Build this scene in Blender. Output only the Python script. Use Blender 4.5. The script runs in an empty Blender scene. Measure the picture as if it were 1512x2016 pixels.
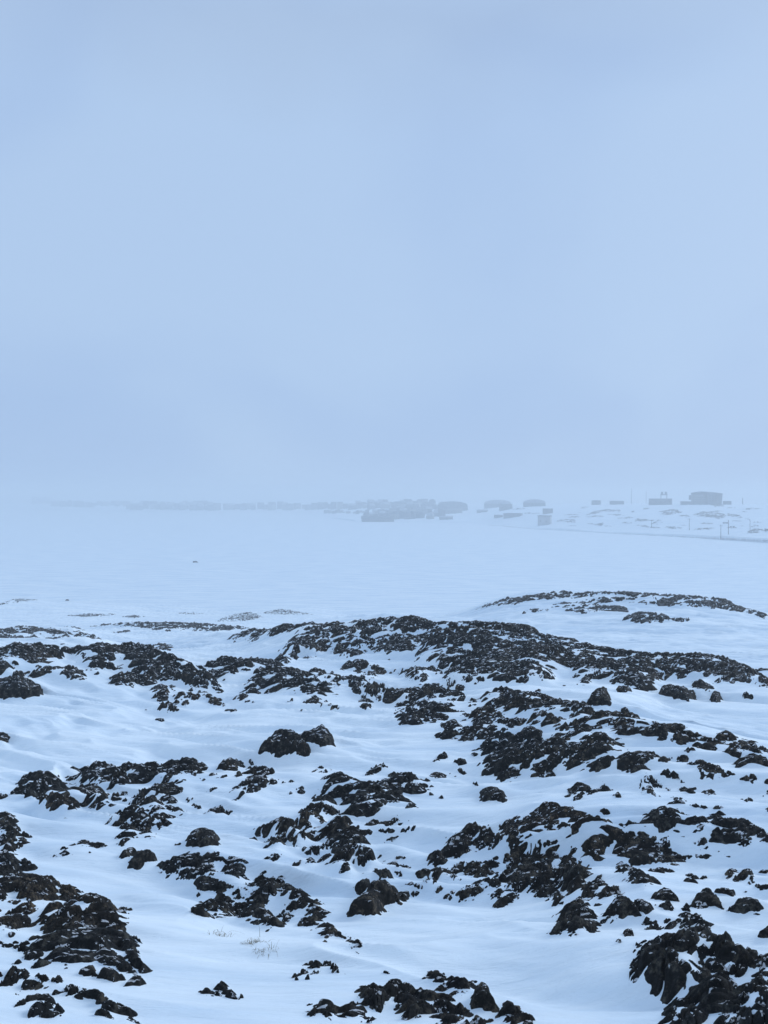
import bpy, math, random
import numpy as np
from mathutils import Vector

# ------------------------------------------------------------------ scene, camera, light
scene = bpy.context.scene
COL = scene.collection
rng = random.Random(7)

EYE = 40.0                                   # the hill top stands 40 m above the frozen bay
FPX = 1456.0                                 # focal length in photo pixels (26 mm equivalent phone lens)
PITCH = math.atan(28.0 / FPX)

cam_data = bpy.data.cameras.new("camera")
cam_data.sensor_fit = 'VERTICAL'
cam_data.sensor_height = 36.0
cam_data.lens = 36.0 * FPX / 2016.0
cam_data.clip_start = 0.1
cam_data.clip_end = 40000.0
cam = bpy.data.objects.new("camera", cam_data)
cam.location = (0, 0, EYE)
cam.rotation_euler = (math.pi / 2 - PITCH, 0, 0)
COL.objects.link(cam)
scene.camera = cam

SUN_EL, SUN_AZ = math.radians(25), math.radians(60)      # azimuth from +Y towards +X
world = bpy.data.worlds.new("World")
scene.world = world
world.use_nodes = True
wn, wl = world.node_tree.nodes, world.node_tree.links
wn.clear()
w_out = wn.new('ShaderNodeOutputWorld')
w_bg = wn.new('ShaderNodeBackground')
w_sky = wn.new('ShaderNodeTexSky')
w_sky.sky_type = 'NISHITA'
w_sky.sun_disc = False
w_sky.sun_elevation = SUN_EL
w_sky.sun_rotation = SUN_AZ
w_sky.air_density = 1.0
w_sky.dust_density = 2.0
w_tc = wn.new('ShaderNodeTexCoord')
w_map = wn.new('ShaderNodeMapping')
w_map.inputs['Scale'].default_value = (1.0, 1.0, 1.6)
w_noise = wn.new('ShaderNodeTexNoise')
w_noise.inputs['Scale'].default_value = 1.9
w_noise.inputs['Detail'].default_value = 3.0
w_noise.inputs['Roughness'].default_value = 0.42
w_noise.inputs['Distortion'].default_value = 0.3
w_ramp = wn.new('ShaderNodeValToRGB')
w_ramp.color_ramp.interpolation = 'EASE'
w_ramp.color_ramp.elements[0].position = 0.34
w_ramp.color_ramp.elements[0].color = (3.85, 5.45, 8.30, 1)     # thicker, bluer cloud
w_ramp.color_ramp.elements[1].position = 0.62
w_ramp.color_ramp.elements[1].color = (4.55, 6.20, 8.75, 1)       # thinner, brighter cloud
w_mix = wn.new('ShaderNodeMix')
w_mix.data_type = 'RGBA'
w_mix.inputs[0].default_value = 0.93                            # overcast: the cloud layer covers most of the sky
wl.new(w_tc.outputs['Generated'], w_map.inputs['Vector'])
wl.new(w_map.outputs['Vector'], w_noise.inputs['Vector'])
wl.new(w_noise.outputs['Fac'], w_ramp.inputs['Fac'])
wl.new(w_sky.outputs['Color'], w_mix.inputs[6])
wl.new(w_ramp.outputs['Color'], w_mix.inputs[7])
# an overcast sky is brightest overhead
w_sep = wn.new('ShaderNodeSeparateXYZ'); w_rng = wn.new('ShaderNodeValToRGB')
wr = w_rng.color_ramp.elements
wr[0].position = 0.44; wr[0].color = (0.80, 0.80, 0.80, 1)
wr[1].position = 1.0; wr[1].color = (1.0, 1.0, 1.0, 1)
q = wr.new(0.545); q.color = (0.745, 0.735, 0.735, 1)          # a greyer bank of cloud a third of the way up
q = wr.new(0.64); q.color = (0.82, 0.82, 0.82, 1)
w_wob = wn.new('ShaderNodeMath'); w_wob.operation = 'MULTIPLY_ADD'; w_wob.inputs[1].default_value = 0.16
w_low = wn.new('ShaderNodeTexNoise'); w_low.inputs['Scale'].default_value = 3.2; w_low.inputs['Detail'].default_value = 4
w_off = wn.new('ShaderNodeMath'); w_off.operation = 'SUBTRACT'; w_off.inputs[1].default_value = 0.08
w_up = wn.new('ShaderNodeMix'); w_up.data_type = 'RGBA'; w_up.blend_type = 'MULTIPLY'; w_up.inputs[0].default_value = 1.0
wl.new(w_tc.outputs['Generated'], w_sep.inputs[0]); wl.new(w_tc.outputs['Generated'], w_low.inputs['Vector'])
wl.new(w_low.outputs['Fac'], w_wob.inputs[0]); wl.new(w_sep.outputs['Z'], w_wob.inputs[2])
wl.new(w_wob.outputs[0], w_off.inputs[0]); wl.new(w_off.outputs[0], w_rng.inputs['Fac'])
wl.new(w_mix.outputs[2], w_up.inputs[6]); wl.new(w_rng.outputs['Color'], w_up.inputs[7])
wl.new(w_up.outputs[2], w_bg.inputs['Color'])
w_bg.inputs['Strength'].default_value = 0.126
wl.new(w_bg.outputs['Background'], w_out.inputs['Surface'])

sun_data = bpy.data.lights.new("sun", 'SUN')
sun_data.energy = 1.5
sun_data.angle = math.radians(25)
sun_data.color = (0.86, 0.93, 1.0)
sun = bpy.data.objects.new("sun", sun_data)
sun.rotation_euler = (math.pi / 2 - SUN_EL, 0, math.pi - SUN_AZ)
COL.objects.link(sun)

scene.view_settings.view_transform = 'Standard'
scene.view_settings.look = 'None'
scene.view_settings.exposure = 0.0
scene.view_settings.gamma = 1.0
scene.render.engine = 'CYCLES'
scene.cycles.use_denoising = True
scene.cycles.max_bounces = 8
scene.cycles.diffuse_bounces = 3
scene.cycles.volume_bounces = 3
scene.cycles.volume_max_steps = 64

HAZE_DENSITY = 0.00100

# ------------------------------------------------------------------ noise (numpy)
def hsh(ix, iy, seed):
    h = (ix.astype(np.int64) * 374761393 + iy.astype(np.int64) * 668265263 + seed * 1442695041) & 0xFFFFFFFF
    h = ((h ^ (h >> 13)) * 1274126177) & 0xFFFFFFFF
    h = ((h ^ (h >> 16)) * 2246822519) & 0xFFFFFFFF
    h = h ^ (h >> 15)
    return (h & 0xFFFFFF).astype(np.float32) / np.float32(0xFFFFFF)

def vnoise(x, y, seed=0):
    xf, yf = np.floor(x), np.floor(y)
    fx, fy = (x - xf).astype(np.float32), (y - yf).astype(np.float32)
    ix, iy = xf.astype(np.int64), yf.astype(np.int64)
    u = fx * fx * fx * (fx * (fx * 6 - 15) + 10)
    v = fy * fy * fy * (fy * (fy * 6 - 15) + 10)
    a, b = hsh(ix, iy, seed), hsh(ix + 1, iy, seed)
    c, d = hsh(ix, iy + 1, seed), hsh(ix + 1, iy + 1, seed)
    return ((a + (b - a) * u) * (1 - v) + (c + (d - c) * u) * v) * 2 - 1

def fbm(x, y, seed=0, octs=4, gain=0.5, lac=2.03):
    s = np.zeros(np.shape(x), np.float32)
    a, t = 1.0, 0.0
    for o in range(octs):
        s += a * vnoise(x, y, seed + 17 * o)
        t += a
        a *= gain
        x = x * lac + 13.7
        y = y * lac - 7.3
    return s / t

def blocks(x, y, seed, soft, tilt):
    """broken rock: Voronoi cells, each its own tilted facet, joined over a narrow step. Returns (height, gap to the cell border)"""
    ix, iy = np.floor(x).astype(np.int64), np.floor(y).astype(np.int64)
    f1 = np.full(x.shape, 9.0, np.float32); f2 = f1.copy()
    h1 = np.zeros(x.shape, np.float32); h2 = h1.copy()
    for dx in (-1, 0, 1):
        for dy in (-1, 0, 1):
            cx, cy = ix + dx, iy + dy
            px = (cx + 0.1 + 0.8 * hsh(cx, cy, seed) - x).astype(np.float32)
            py = (cy + 0.1 + 0.8 * hsh(cx, cy, seed + 1) - y).astype(np.float32)
            d = px * px + py * py
            gx, gy = hsh(cx, cy, seed + 2) - 0.4, hsh(cx, cy, seed + 3) - 0.72
            h = hsh(cx, cy, seed + 4) * 1.6 - 0.8 - (gx * px + gy * py) * tilt
            near = d < f1
            second = (~near) & (d < f2)
            f2 = np.where(near, f1, np.where(second, d, f2))
            h2 = np.where(near, h1, np.where(second, h, h2))
            f1 = np.where(near, d, f1)
            h1 = np.where(near, h, h1)
    gap = np.sqrt(f2) - np.sqrt(f1)
    w = 0.5 - 0.5 * np.clip(gap / soft, 0, 1)
    return h1 * (1 - w) + h2 * w, gap

def sstep(t):
    t = np.clip(t, 0, 1)
    return t * t * (3 - 2 * t)

def gblur(a, sig, wrap=False):
    k = np.arange(-int(3 * sig), int(3 * sig) + 1)
    w = np.exp(-0.5 * (k / sig) ** 2); w /= w.sum()
    n = len(k) // 2
    for ax in (0, 1):
        pad = [(0, 0), (0, 0)]; pad[ax] = (n, n)
        p = np.pad(a, pad, mode='edge').astype(np.float32)
        m = a.shape[ax]
        L = 1
        while L < p.shape[ax]: L *= 2
        f = np.fft.rfft(p, L, axis=ax)
        g = np.fft.rfft(w, L)
        g = g[:, None] if ax == 0 else g[None, :]
        q = np.fft.irfft(f * g, L, axis=ax)
        a = np.take(q, np.arange(2 * n, 2 * n + m), axis=ax).astype(np.float32)
    return a

def pchip(xs, ys, x):
    xs, ys = np.asarray(xs, float), np.asarray(ys, float)
    h = np.diff(xs); d = np.diff(ys) / h
    m = np.zeros(len(xs))
    m[0], m[-1] = d[0], d[-1]
    for i in range(1, len(xs) - 1):
        if d[i - 1] * d[i] > 0:
            w1, w2 = 2 * h[i] + h[i - 1], h[i] + 2 * h[i - 1]
            m[i] = (w1 + w2) / (w1 / d[i - 1] + w2 / d[i])
    i = np.clip(np.searchsorted(xs, x) - 1, 0, len(xs) - 2)
    t = np.clip((x - xs[i]) / h[i], 0, 1)
    t2, t3 = t * t, t * t * t
    return (2 * t3 - 3 * t2 + 1) * ys[i] + (t3 - 2 * t2 + t) * h[i] * m[i] + (-2 * t3 + 3 * t2) * ys[i + 1] + (t3 - t2) * h[i] * m[i + 1]

# ------------------------------------------------------------------ sight lines: photo pixel <-> bearing and slope
CP, SP = math.cos(PITCH), math.sin(PITCH)
def sight(u, v):
    """bearing (from +Y towards +X) and slope dz per metre of ground distance of a photo pixel"""
    a, b = (np.asarray(u, float) - 756.0) / FPX, (1008.0 - np.asarray(v, float)) / FPX
    dx, dy, dz = a, CP + b * SP, -SP + b * CP
    hyp = np.hypot(dx, dy)
    return np.arctan2(dx, dy), dz / hyp

class Land:
    """A stretch of ground on a polar grid round the hill top: for a row of bearings, the ground's course from near to far."""
    def __init__(self, cols, th, lr):
        self.th, self.lr = th, lr
        r = np.exp(lr)
        self.r = r
        us = sorted(cols)
        tab, tu = [], []
        for u in us:
            pr, ps = [], []
            for (rr, v) in cols[u]:
                pr.append(math.log(rr))
                ps.append(v if v < 0 else float(sight(u, v)[1]))      # negative entries are slopes themselves
            tab.append(pchip(pr, ps, lr))
            tu.append(float(sight(u, 1100)[0]))
        tab = np.array(tab)
        tu = np.array(tu)
        tc = np.clip(th, tu[0], tu[-1])
        # smooth course from column to column
        h = np.diff(tu)[:, None]; d = np.diff(tab, axis=0) / h
        m = np.zeros_like(tab); m[0], m[-1] = d[0], d[-1]
        m[1:-1] = np.where(d[:-1] * d[1:] > 0, 2 * d[:-1] * d[1:] / (d[:-1] + d[1:] + 1e-12 * np.sign(d[:-1] + d[1:] + 1e-20)), 0)
        i = np.clip(np.searchsorted(tu, tc) - 1, 0, len(tu) - 2)
        t = ((tc - tu[i]) / h[i, 0])[:, None]
        t2, t3 = t * t, t * t * t
        S = (2 * t3 - 3 * t2 + 1) * tab[i] + (t3 - 2 * t2 + t) * h[i] * m[i] + (-2 * t3 + 3 * t2) * tab[i + 1] + (t3 - t2) * h[i] * m[i + 1]
        self.Z = (S * r[None, :]).astype(np.float32)                 # height relative to the eye, [bearing, distance]
        self.X = (np.sin(th)[:, None] * r[None, :]).astype(np.float32)
        self.Y = (np.cos(th)[:, None] * r[None, :]).astype(np.float32)

    def hit(self, u, v, lift=0.0, rmin=None, rmax=None):
        """where the sight line of a photo pixel meets the ground raised by lift: (bearing, ln distance)"""
        t, s = sight(u, v)
        fi = np.clip((t - self.th[0]) / (self.th[1] - self.th[0]), 0, len(self.th) - 1.001)
        i = int(fi); f = fi - i
        j0 = 0 if rmin is None else int(np.searchsorted(self.r, rmin))
        j1 = len(self.r) if rmax is None else int(np.searchsorted(self.r, rmax))
        z = self.Z[i, j0:j1] * (1 - f) + self.Z[min(i + 1, len(self.th) - 1), j0:j1] * f
        g = (z + lift) / self.r[j0:j1] - s
        k = np.nonzero(g >= 0)[0]
        if len(k) == 0:
            k0 = int(np.argmax(g))
            return float(t), float(self.lr[j0 + k0])
        k0 = int(k[0])
        if k0 == 0:
            return float(t), float(self.lr[j0])
        a, b = g[k0 - 1], g[k0]
        w = -a / (b - a)
        return float(t), float(self.lr[j0 + k0 - 1] * (1 - w) + self.lr[j0 + k0] * w)

    def z_at(self, t, lr, arr=None):
        A = self.Z if arr is None else arr
        fi = np.clip((t - self.th[0]) / (self.th[1] - self.th[0]), 0, len(self.th) - 1.001)
        fj = np.clip((lr - self.lr[0]) / (self.lr[1] - self.lr[0]), 0, len(self.lr) - 1.001)
        i, j = int(fi), int(fj); a, b = fi - i, fj - j
        return float((A[i, j] * (1 - b) + A[i, j + 1] * b) * (1 - a) + (A[i + 1, j] * (1 - b) + A[i + 1, j + 1] * b) * a)

# ------------------------------------------------------------------ materials
def new_mat(name):
    m = bpy.data.materials.new(name)
    m.use_nodes = True
    n = m.node_tree.nodes
    return m, n, m.node_tree.links, n['Principled BSDF']

def plain(name, c, rough=0.8, var=0.25, scale=0.6):
    m, n, l, b = new_mat(name)
    geo = n.new('ShaderNodeNewGeometry')
    tx = n.new('ShaderNodeTexNoise'); tx.inputs['Scale'].default_value = scale; tx.inputs['Detail'].default_value = 4
    rp = n.new('ShaderNodeValToRGB')
    rp.color_ramp.elements[0].position = 0.3; rp.color_ramp.elements[1].position = 0.7
    rp.color_ramp.elements[0].color = (*[x * (1 - var) for x in c], 1)
    rp.color_ramp.elements[1].color = (*[min(1, x * (1 + var)) for x in c], 1)
    l.new(geo.outputs['Position'], tx.inputs['Vector']); l.new(tx.outputs['Fac'], rp.inputs['Fac'])
    l.new(rp.outputs['Color'], b.inputs['Base Color'])
    b.inputs['Roughness'].default_value = rough
    return m

def rock_material():
    m, n, l, b = new_mat("dark_rock")
    geo = n.new('ShaderNodeNewGeometry')
    big = n.new('ShaderNodeTexNoise'); big.inputs['Scale'].default_value = 0.55; big.inputs['Detail'].default_value = 5
    fine = n.new('ShaderNodeTexNoise'); fine.inputs['Scale'].default_value = 9; fine.inputs['Detail'].default_value = 8; fine.inputs['Roughness'].default_value = 0.75
    r1 = n.new('ShaderNodeValToRGB')
    e = r1.color_ramp.elements  # rock speckle, its widened contrast also painting in shade of the small relief
    e[0].position = 0.36; e[0].color = (0.007, 0.008, 0.009, 1)
    e[1].position = 0.70; e[1].color = (0.16, 0.15, 0.125, 1)
    e2 = e.new(0.52); e2.color = (0.015, 0.0155, 0.016, 1)
    r2 = n.new('ShaderNodeValToRGB')
    r2.color_ramp.elements[0].position = 0.45; r2.color_ramp.elements[0].color = (1, 1, 1, 1)
    r2.color_ramp.elements[1].position = 0.68; r2.color_ramp.elements[1].color = (1.5, 1.2, 0.92, 1)     # rusty lichen fields
    mul = n.new('ShaderNodeMix'); mul.data_type = 'RGBA'; mul.blend_type = 'MULTIPLY'; mul.inputs[0].default_value = 0.8
    l.new(geo.outputs['Position'], big.inputs['Vector']); l.new(geo.outputs['Position'], fine.inputs['Vector'])
    l.new(fine.outputs['Fac'], r1.inputs['Fac']); l.new(big.outputs['Fac'], r2.inputs['Fac'])
    l.new(r1.outputs['Color'], mul.inputs[6]); l.new(r2.outputs['Color'], mul.inputs[7])
    # specks of blown snow caught on upward facets
    mpf = n.new('ShaderNodeMapping'); mpf.inputs['Rotation'].default_value = (0, 0, -0.8); mpf.inputs['Scale'].default_value = (0.45, 1.9, 1)
    l.new(geo.outputs['Position'], mpf.inputs['Vector'])
    pat = n.new('ShaderNodeTexNoise'); pat.inputs['Scale'].default_value = 11; pat.inputs['Detail'].default_value = 5; pat.inputs['Roughness'].default_value = 0.6; pat.inputs['Distortion'].default_value = 0.5
    l.new(mpf.outputs['Vector'], pat.inputs['Vector'])
    gt = n.new('ShaderNodeMath'); gt.operation = 'GREATER_THAN'; gt.inputs[1].default_value = 0.605
    l.new(pat.outputs['Fac'], gt.inputs[0])
    sep = n.new('ShaderNodeSeparateXYZ'); l.new(geo.outputs['Normal'], sep.inputs[0])
    up = n.new('ShaderNodeMath'); up.operation = 'GREATER_THAN'; up.inputs[1].default_value = 0.72
    l.new(sep.outputs['Z'], up.inputs[0])
    both = n.new('ShaderNodeMath'); both.operation = 'MULTIPLY'
    l.new(up.outputs[0], both.inputs[0]); l.new(gt.outputs[0], both.inputs[1])
    oi = n.new('ShaderNodeObjectInfo')
    r3 = n.new('ShaderNodeValToRGB')
    r3.color_ramp.elements[0].color = (0.55, 0.64, 0.72, 1); r3.color_ramp.elements[1].color = (1.2, 1.06, 0.93, 1)
    l.new(oi.outputs['Random'], r3.inputs['Fac'])
    mul2 = n.new('ShaderNodeMix'); mul2.data_type = 'RGBA'; mul2.blend_type = 'MULTIPLY'; mul2.inputs[0].default_value = 0.8
    l.new(mul.outputs[2], mul2.inputs[6]); l.new(r3.outputs['Color'], mul2.inputs[7])
    sn = n.new('ShaderNodeMix'); sn.data_type = 'RGBA'; sn.inputs[7].default_value = (0.78, 0.80, 0.83, 1)
    l.new(both.outputs[0], sn.inputs[0]); l.new(mul2.outputs[2], sn.inputs[6])
    l.new(sn.outputs[2], b.inputs['Base Color'])
    b.inputs['Roughness'].default_value = 0.85
    b.inputs['Specular IOR Level'].default_value = 0.25
    bn = n.new('ShaderNodeTexNoise'); bn.inputs['Scale'].default_value = 14; bn.inputs['Detail'].default_value = 8; bn.inputs['Roughness'].default_value = 0.7
    bp = n.new('ShaderNodeBump'); bp.inputs['Strength'].default_value = 1.0; bp.inputs['Distance'].default_value = 0.09
    l.new(geo.outputs['Position'], bn.inputs['Vector']); l.new(bn.outputs['Fac'], bp.inputs['Height']); l.new(bp.outputs['Normal'], b.inputs['Normal'])
    return m

def snow_material():
    m, n, l, b = new_mat("wind_packed_snow")
    geo = n.new('ShaderNodeNewGeometry')
    mp = n.new('ShaderNodeMapping'); mp.inputs['Rotation'].default_value = (0, 0, 0.42); mp.inputs['Scale'].default_value = (0.45, 2.2, 1)
    l.new(geo.outputs['Position'], mp.inputs['Vector'])
    big = n.new('ShaderNodeTexNoise'); big.inputs['Scale'].default_value = 0.9; big.inputs['Detail'].default_value = 8; big.inputs['Roughness'].default_value = 0.6; big.inputs['Distortion'].default_value = 0.6
    l.new(mp.outputs['Vector'], big.inputs['Vector'])
    wide = n.new('ShaderNodeTexNoise'); wide.inputs['Scale'].default_value = 0.13; wide.inputs['Detail'].default_value = 5
    l.new(mp.outputs['Vector'], wide.inputs['Vector'])
    mixf = n.new('ShaderNodeMath'); mixf.operation = 'MULTIPLY_ADD'; mixf.inputs[1].default_value = 0.5
    half = n.new('ShaderNodeMath'); half.operation = 'MULTIPLY'; half.inputs[1].default_value = 0.5
    l.new(wide.outputs['Fac'], half.inputs[0]); l.new(big.outputs['Fac'], mixf.inputs[0]); l.new(half.outputs[0], mixf.inputs[2])
    rp = n.new('ShaderNodeValToRGB')
    rp.color_ramp.elements[0].position = 0.36; rp.color_ramp.elements[0].color = (0.64, 0.74, 0.82, 1)      # glazed crust
    rp.color_ramp.elements[1].position = 0.60; rp.color_ramp.elements[1].color = (0.87, 0.92, 0.935, 1)     # fresh blown powder
    l.new(mixf.outputs[0], rp.inputs['Fac']); l.new(rp.outputs['Color'], b.inputs['Base Color'])
    b.inputs['Roughness'].default_value = 0.65
    b.inputs['Specular IOR Level'].default_value = 0.25
    bn = n.new('ShaderNodeTexNoise'); bn.inputs['Scale'].default_value = 4; bn.inputs['Detail'].default_value = 9; bn.inputs['Roughness'].default_value = 0.62; bn.inputs['Distortion'].default_value = 0.4
    bp = n.new('ShaderNodeBump'); bp.inputs['Strength'].default_value = 0.6; bp.inputs['Distance'].default_value = 0.06
    l.new(mp.outputs['Vector'], bn.inputs['Vector']); l.new(bn.outputs['Fac'], bp.inputs['Height']); l.new(bp.outputs['Normal'], b.inputs['Normal'])
    return m

M_ROCK = rock_material()
M_SNOW = snow_material()
M_ROAD = plain("gravel_road", (0.46, 0.47, 0.49), 0.9, 0.3, 0.4)
M_WALL = plain("house_wall", (0.15, 0.145, 0.14), 0.8, 0.2, 0.15)
M_WALL_PALE = plain("pale_wall", (0.26, 0.25, 0.22), 0.8, 0.15, 0.1)
M_STORE = plain("snow_dusted_wall", (0.42, 0.42, 0.42), 0.8, 0.15, 0.1)
M_WALL_DARK = plain("dark_wall", (0.07, 0.075, 0.085), 0.8, 0.2, 0.15)
M_ROOF = plain("snowy_roof", (0.34, 0.35, 0.37), 0.8, 0.3, 0.3)
M_GLASS = plain("window_glass", (0.03, 0.035, 0.04), 0.2, 0.1, 0.5)
M_WOOD = plain("weathered_wood", (0.10, 0.085, 0.07), 0.85, 0.25, 2.0)
M_METAL = plain("grey_metal", (0.16, 0.165, 0.17), 0.5, 0.15, 1.0)
M_STRAW = plain("dry_grass", (0.27, 0.235, 0.17), 0.9, 0.3, 20.0)
M_BLACK = plain("black_plastic", (0.02, 0.02, 0.022), 0.5, 0.2, 4.0)

# ------------------------------------------------------------------ object helpers
def tag(o, label=None, cat=None, group=None, kind=None):
    if label: o['label'] = label
    if cat: o['category'] = cat
    if group: o['group'] = group
    if kind: o['kind'] = kind
    return o

def mesh_from(name, V, F, mat, parent=None, smooth=False, origin=None):
    V = np.asarray(V, np.float32); F = np.asarray(F, np.int32)
    me = bpy.data.meshes.new(name)
    k = F.shape[1]
    me.vertices.add(len(V)); me.loops.add(F.size); me.polygons.add(len(F))
    if origin is not None: V = V - np.asarray(origin, np.float32)
    me.vertices.foreach_set('co', V.ravel())
    me.loops.foreach_set('vertex_index', F.ravel())
    me.polygons.foreach_set('loop_start', np.arange(0, F.size, k, dtype=np.int32))
    me.polygons.foreach_set('loop_total', np.full(len(F), k, np.int32))
    if smooth: me.polygons.foreach_set('use_smooth', np.ones(len(F), bool))
    me.update(calc_edges=True)
    me.materials.append(mat)
    o = bpy.data.objects.new(name, me)
    if origin is not None: o.location = origin
    COL.objects.link(o)
    if parent is not None: o.parent = parent
    return o

def grid_faces(na, nr, loop=False):
    i = np.arange(na if loop else na - 1)[:, None]; j = np.arange(nr - 1)[None, :]
    i2 = (i + 1) % na
    # wound so that normals point up (bearing grows clockwise seen from above)
    return np.stack([i * nr + j, i2 * nr + j, i2 * nr + j + 1, i * nr + j + 1], -1).reshape(-1, 4)

class MB:
    """collects boxes and bars and links them as one mesh object"""
    def __init__(self): self.v, self.f = [], []
    def hexa(self, c):
        k = len(self.v); self.v += [tuple(p) for p in c]
        for q in ((0, 3, 2, 1), (4, 5, 6, 7), (0, 1, 5, 4), (1, 2, 6, 5), (2, 3, 7, 6), (3, 0, 4, 7)):
            self.f.append([k + a for a in q])
    def box(self, x0, y0, z0, x1, y1, z1):
        self.hexa([(x0, y0, z0), (x1, y0, z0), (x1, y1, z0), (x0, y1, z0), (x0, y0, z1), (x1, y0, z1), (x1, y1, z1), (x0, y1, z1)])
    def bar(self, a, b, w0, w1=None):
        w1 = w0 if w1 is None else w1
        a, b = Vector(a), Vector(b)
        d = (b - a).normalized()
        s = d.cross(Vector((0, 0, 1)) if abs(d.z) < 0.9 else Vector((1, 0, 0))).normalized()
        t = s.cross(d)
        self.hexa([a + s * x * w0 + t * y * w0 for x, y in ((-1, -1), (1, -1), (1, 1), (-1, 1))] +
                  [b + s * x * w1 + t * y * w1 for x, y in ((-1, -1), (1, -1), (1, 1), (-1, 1))])
    def build(self, name, mat, parent=None):
        return mesh_from(name, self.v, self.f, mat, parent)

def empty(name, loc, rz=0.0):
    o = bpy.data.objects.new(name, None)
    o.location = loc; o.rotation_euler = (0, 0, rz)
    COL.objects.link(o)
    return o
# ------------------------------------------------------------------ the lie of the land
NEAR = [(0.4, -4.1), (1.0, -1.72), (2.2, -1.03), (4.3, 2016)]
near_cols = {
 -420: NEAR + [(6.5,1850),(9,1720),(12,1620),(16,1520),(22,1430),(28,1360),(34,1285),(37,1262),(42,1280),(60,1290),(75,1265),(88,1236),(96,1245),(130,1238),(170,1222),(230,1212),(300,1180),(330,1185)],
 0:    NEAR + [(6.5,1850),(9,1730),(12,1630),(16,1535),(22,1440),(28,1372),(32,1310),(36,1268),(41,1278),(60,1290),(75,1268),(88,1238),(96,1246),(130,1240),(170,1224),(230,1210),(290,1178),(330,1185)],
 150:  NEAR + [(6.5,1850),(9,1730),(12,1630),(16,1540),(22,1440),(28,1375),(32,1315),(36,1266),(41,1278),(60,1285),(75,1268),(88,1240),(96,1247),(115,1240),(160,1226),(220,1212),(280,1190),(330,1185)],
 300:  NEAR + [(6.5,1855),(9,1730),(12,1632),(16,1528),(22,1440),(27,1385),(31,1335),(36,1284),(40,1292),(52,1285),(70,1268),(95,1252),(120,1230),(132,1236),(200,1222),(250,1208),(290,1190),(330,1185)],
 450:  NEAR + [(6.5,1858),(9,1728),(12,1628),(16,1525),(22,1430),(27,1380),(30,1345),(34,1306),(37,1308),(45,1282),(55,1246),(62,1250),(90,1250),(120,1232),(135,1240),(200,1222),(260,1206),(300,1186),(330,1185)],
 600:  NEAR + [(6.5,1855),(9,1725),(12,1622),(16,1522),(21,1438),(25,1395),(29,1340),(31,1328),(35,1308),(40,1262),(46,1230),(51,1240),(70,1255),(120,1245),(180,1232),(230,1212),(300,1188),(330,1185)],
 750:  NEAR + [(6.5,1850),(9,1720),(12,1625),(16,1530),(20,1455),(25,1390),(28,1352),(31,1330),(35,1298),(40,1248),(45,1217),(50,1228),(70,1250),(120,1248),(180,1235),(240,1222),(300,1190),(330,1185)],
 900:  NEAR + [(6.5,1850),(9,1725),(12,1622),(16,1530),(19,1465),(23,1402),(27,1352),(31,1316),(36,1262),(42,1222),(47,1236),(60,1248),(80,1225),(95,1206),(110,1214),(180,1235),(240,1222),(300,1190),(330,1190)],
 1050: NEAR + [(6.5,1845),(9,1720),(11,1638),(14,1570),(17,1486),(19.5,1425),(23,1382),(27,1342),(32,1295),(39,1245),(44,1262),(60,1264),(70,1242),(82,1195),(92,1169),(100,1180),(180,1235),(240,1222),(300,1190),(330,1190)],
 1200: NEAR + [(6.5,1835),(8.5,1722),(10.5,1630),(13.5,1560),(16.5,1482),(19.5,1410),(22,1392),(28,1350),(32,1318),(37,1284),(42,1292),(54,1287),(65,1258),(78,1208),(90,1167),(98,1178),(180,1235),(240,1222),(300,1190),(330,1190)],
 1350: NEAR + [(6.5,1840),(8.5,1730),(10.5,1640),(13.5,1560),(16,1495),(18.5,1446),(22,1426),(28,1376),(33,1325),(37,1296),(42,1304),(54,1292),(66,1258),(78,1205),(90,1173),(98,1183),(180,1235),(240,1222),(300,1190),(330,1190)],
 1512: NEAR + [(6.5,1850),(8.5,1750),(10.5,1655),(13.5,1565),(16,1510),(17.5,1492),(21,1464),(27,1400),(31,1355),(34,1333),(40,1334),(52,1304),(66,1265),(78,1228),(88,1212),(98,1216),(180,1240),(240,1225),(300,1190),(330,1190)],
 1930: NEAR + [(6.5,1850),(8.5,1750),(10.5,1655),(13.5,1575),(16,1530),(17.5,1515),(21,1490),(27,1430),(31,1390),(34,1370),(40,1360),(52,1325),(66,1300),(78,1280),(88,1262),(98,1260),(180,1245),(240,1225),(300,1190),(330,1190)],
}
A_MAX = math.radians(33.5)
NA, NR = 1480, 1960
near_th = np.linspace(-A_MAX, A_MAX, NA)
near_lr = np.linspace(math.log(3.4), math.log(325.0), NR)
near = Land(near_cols, near_th, near_lr)

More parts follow.
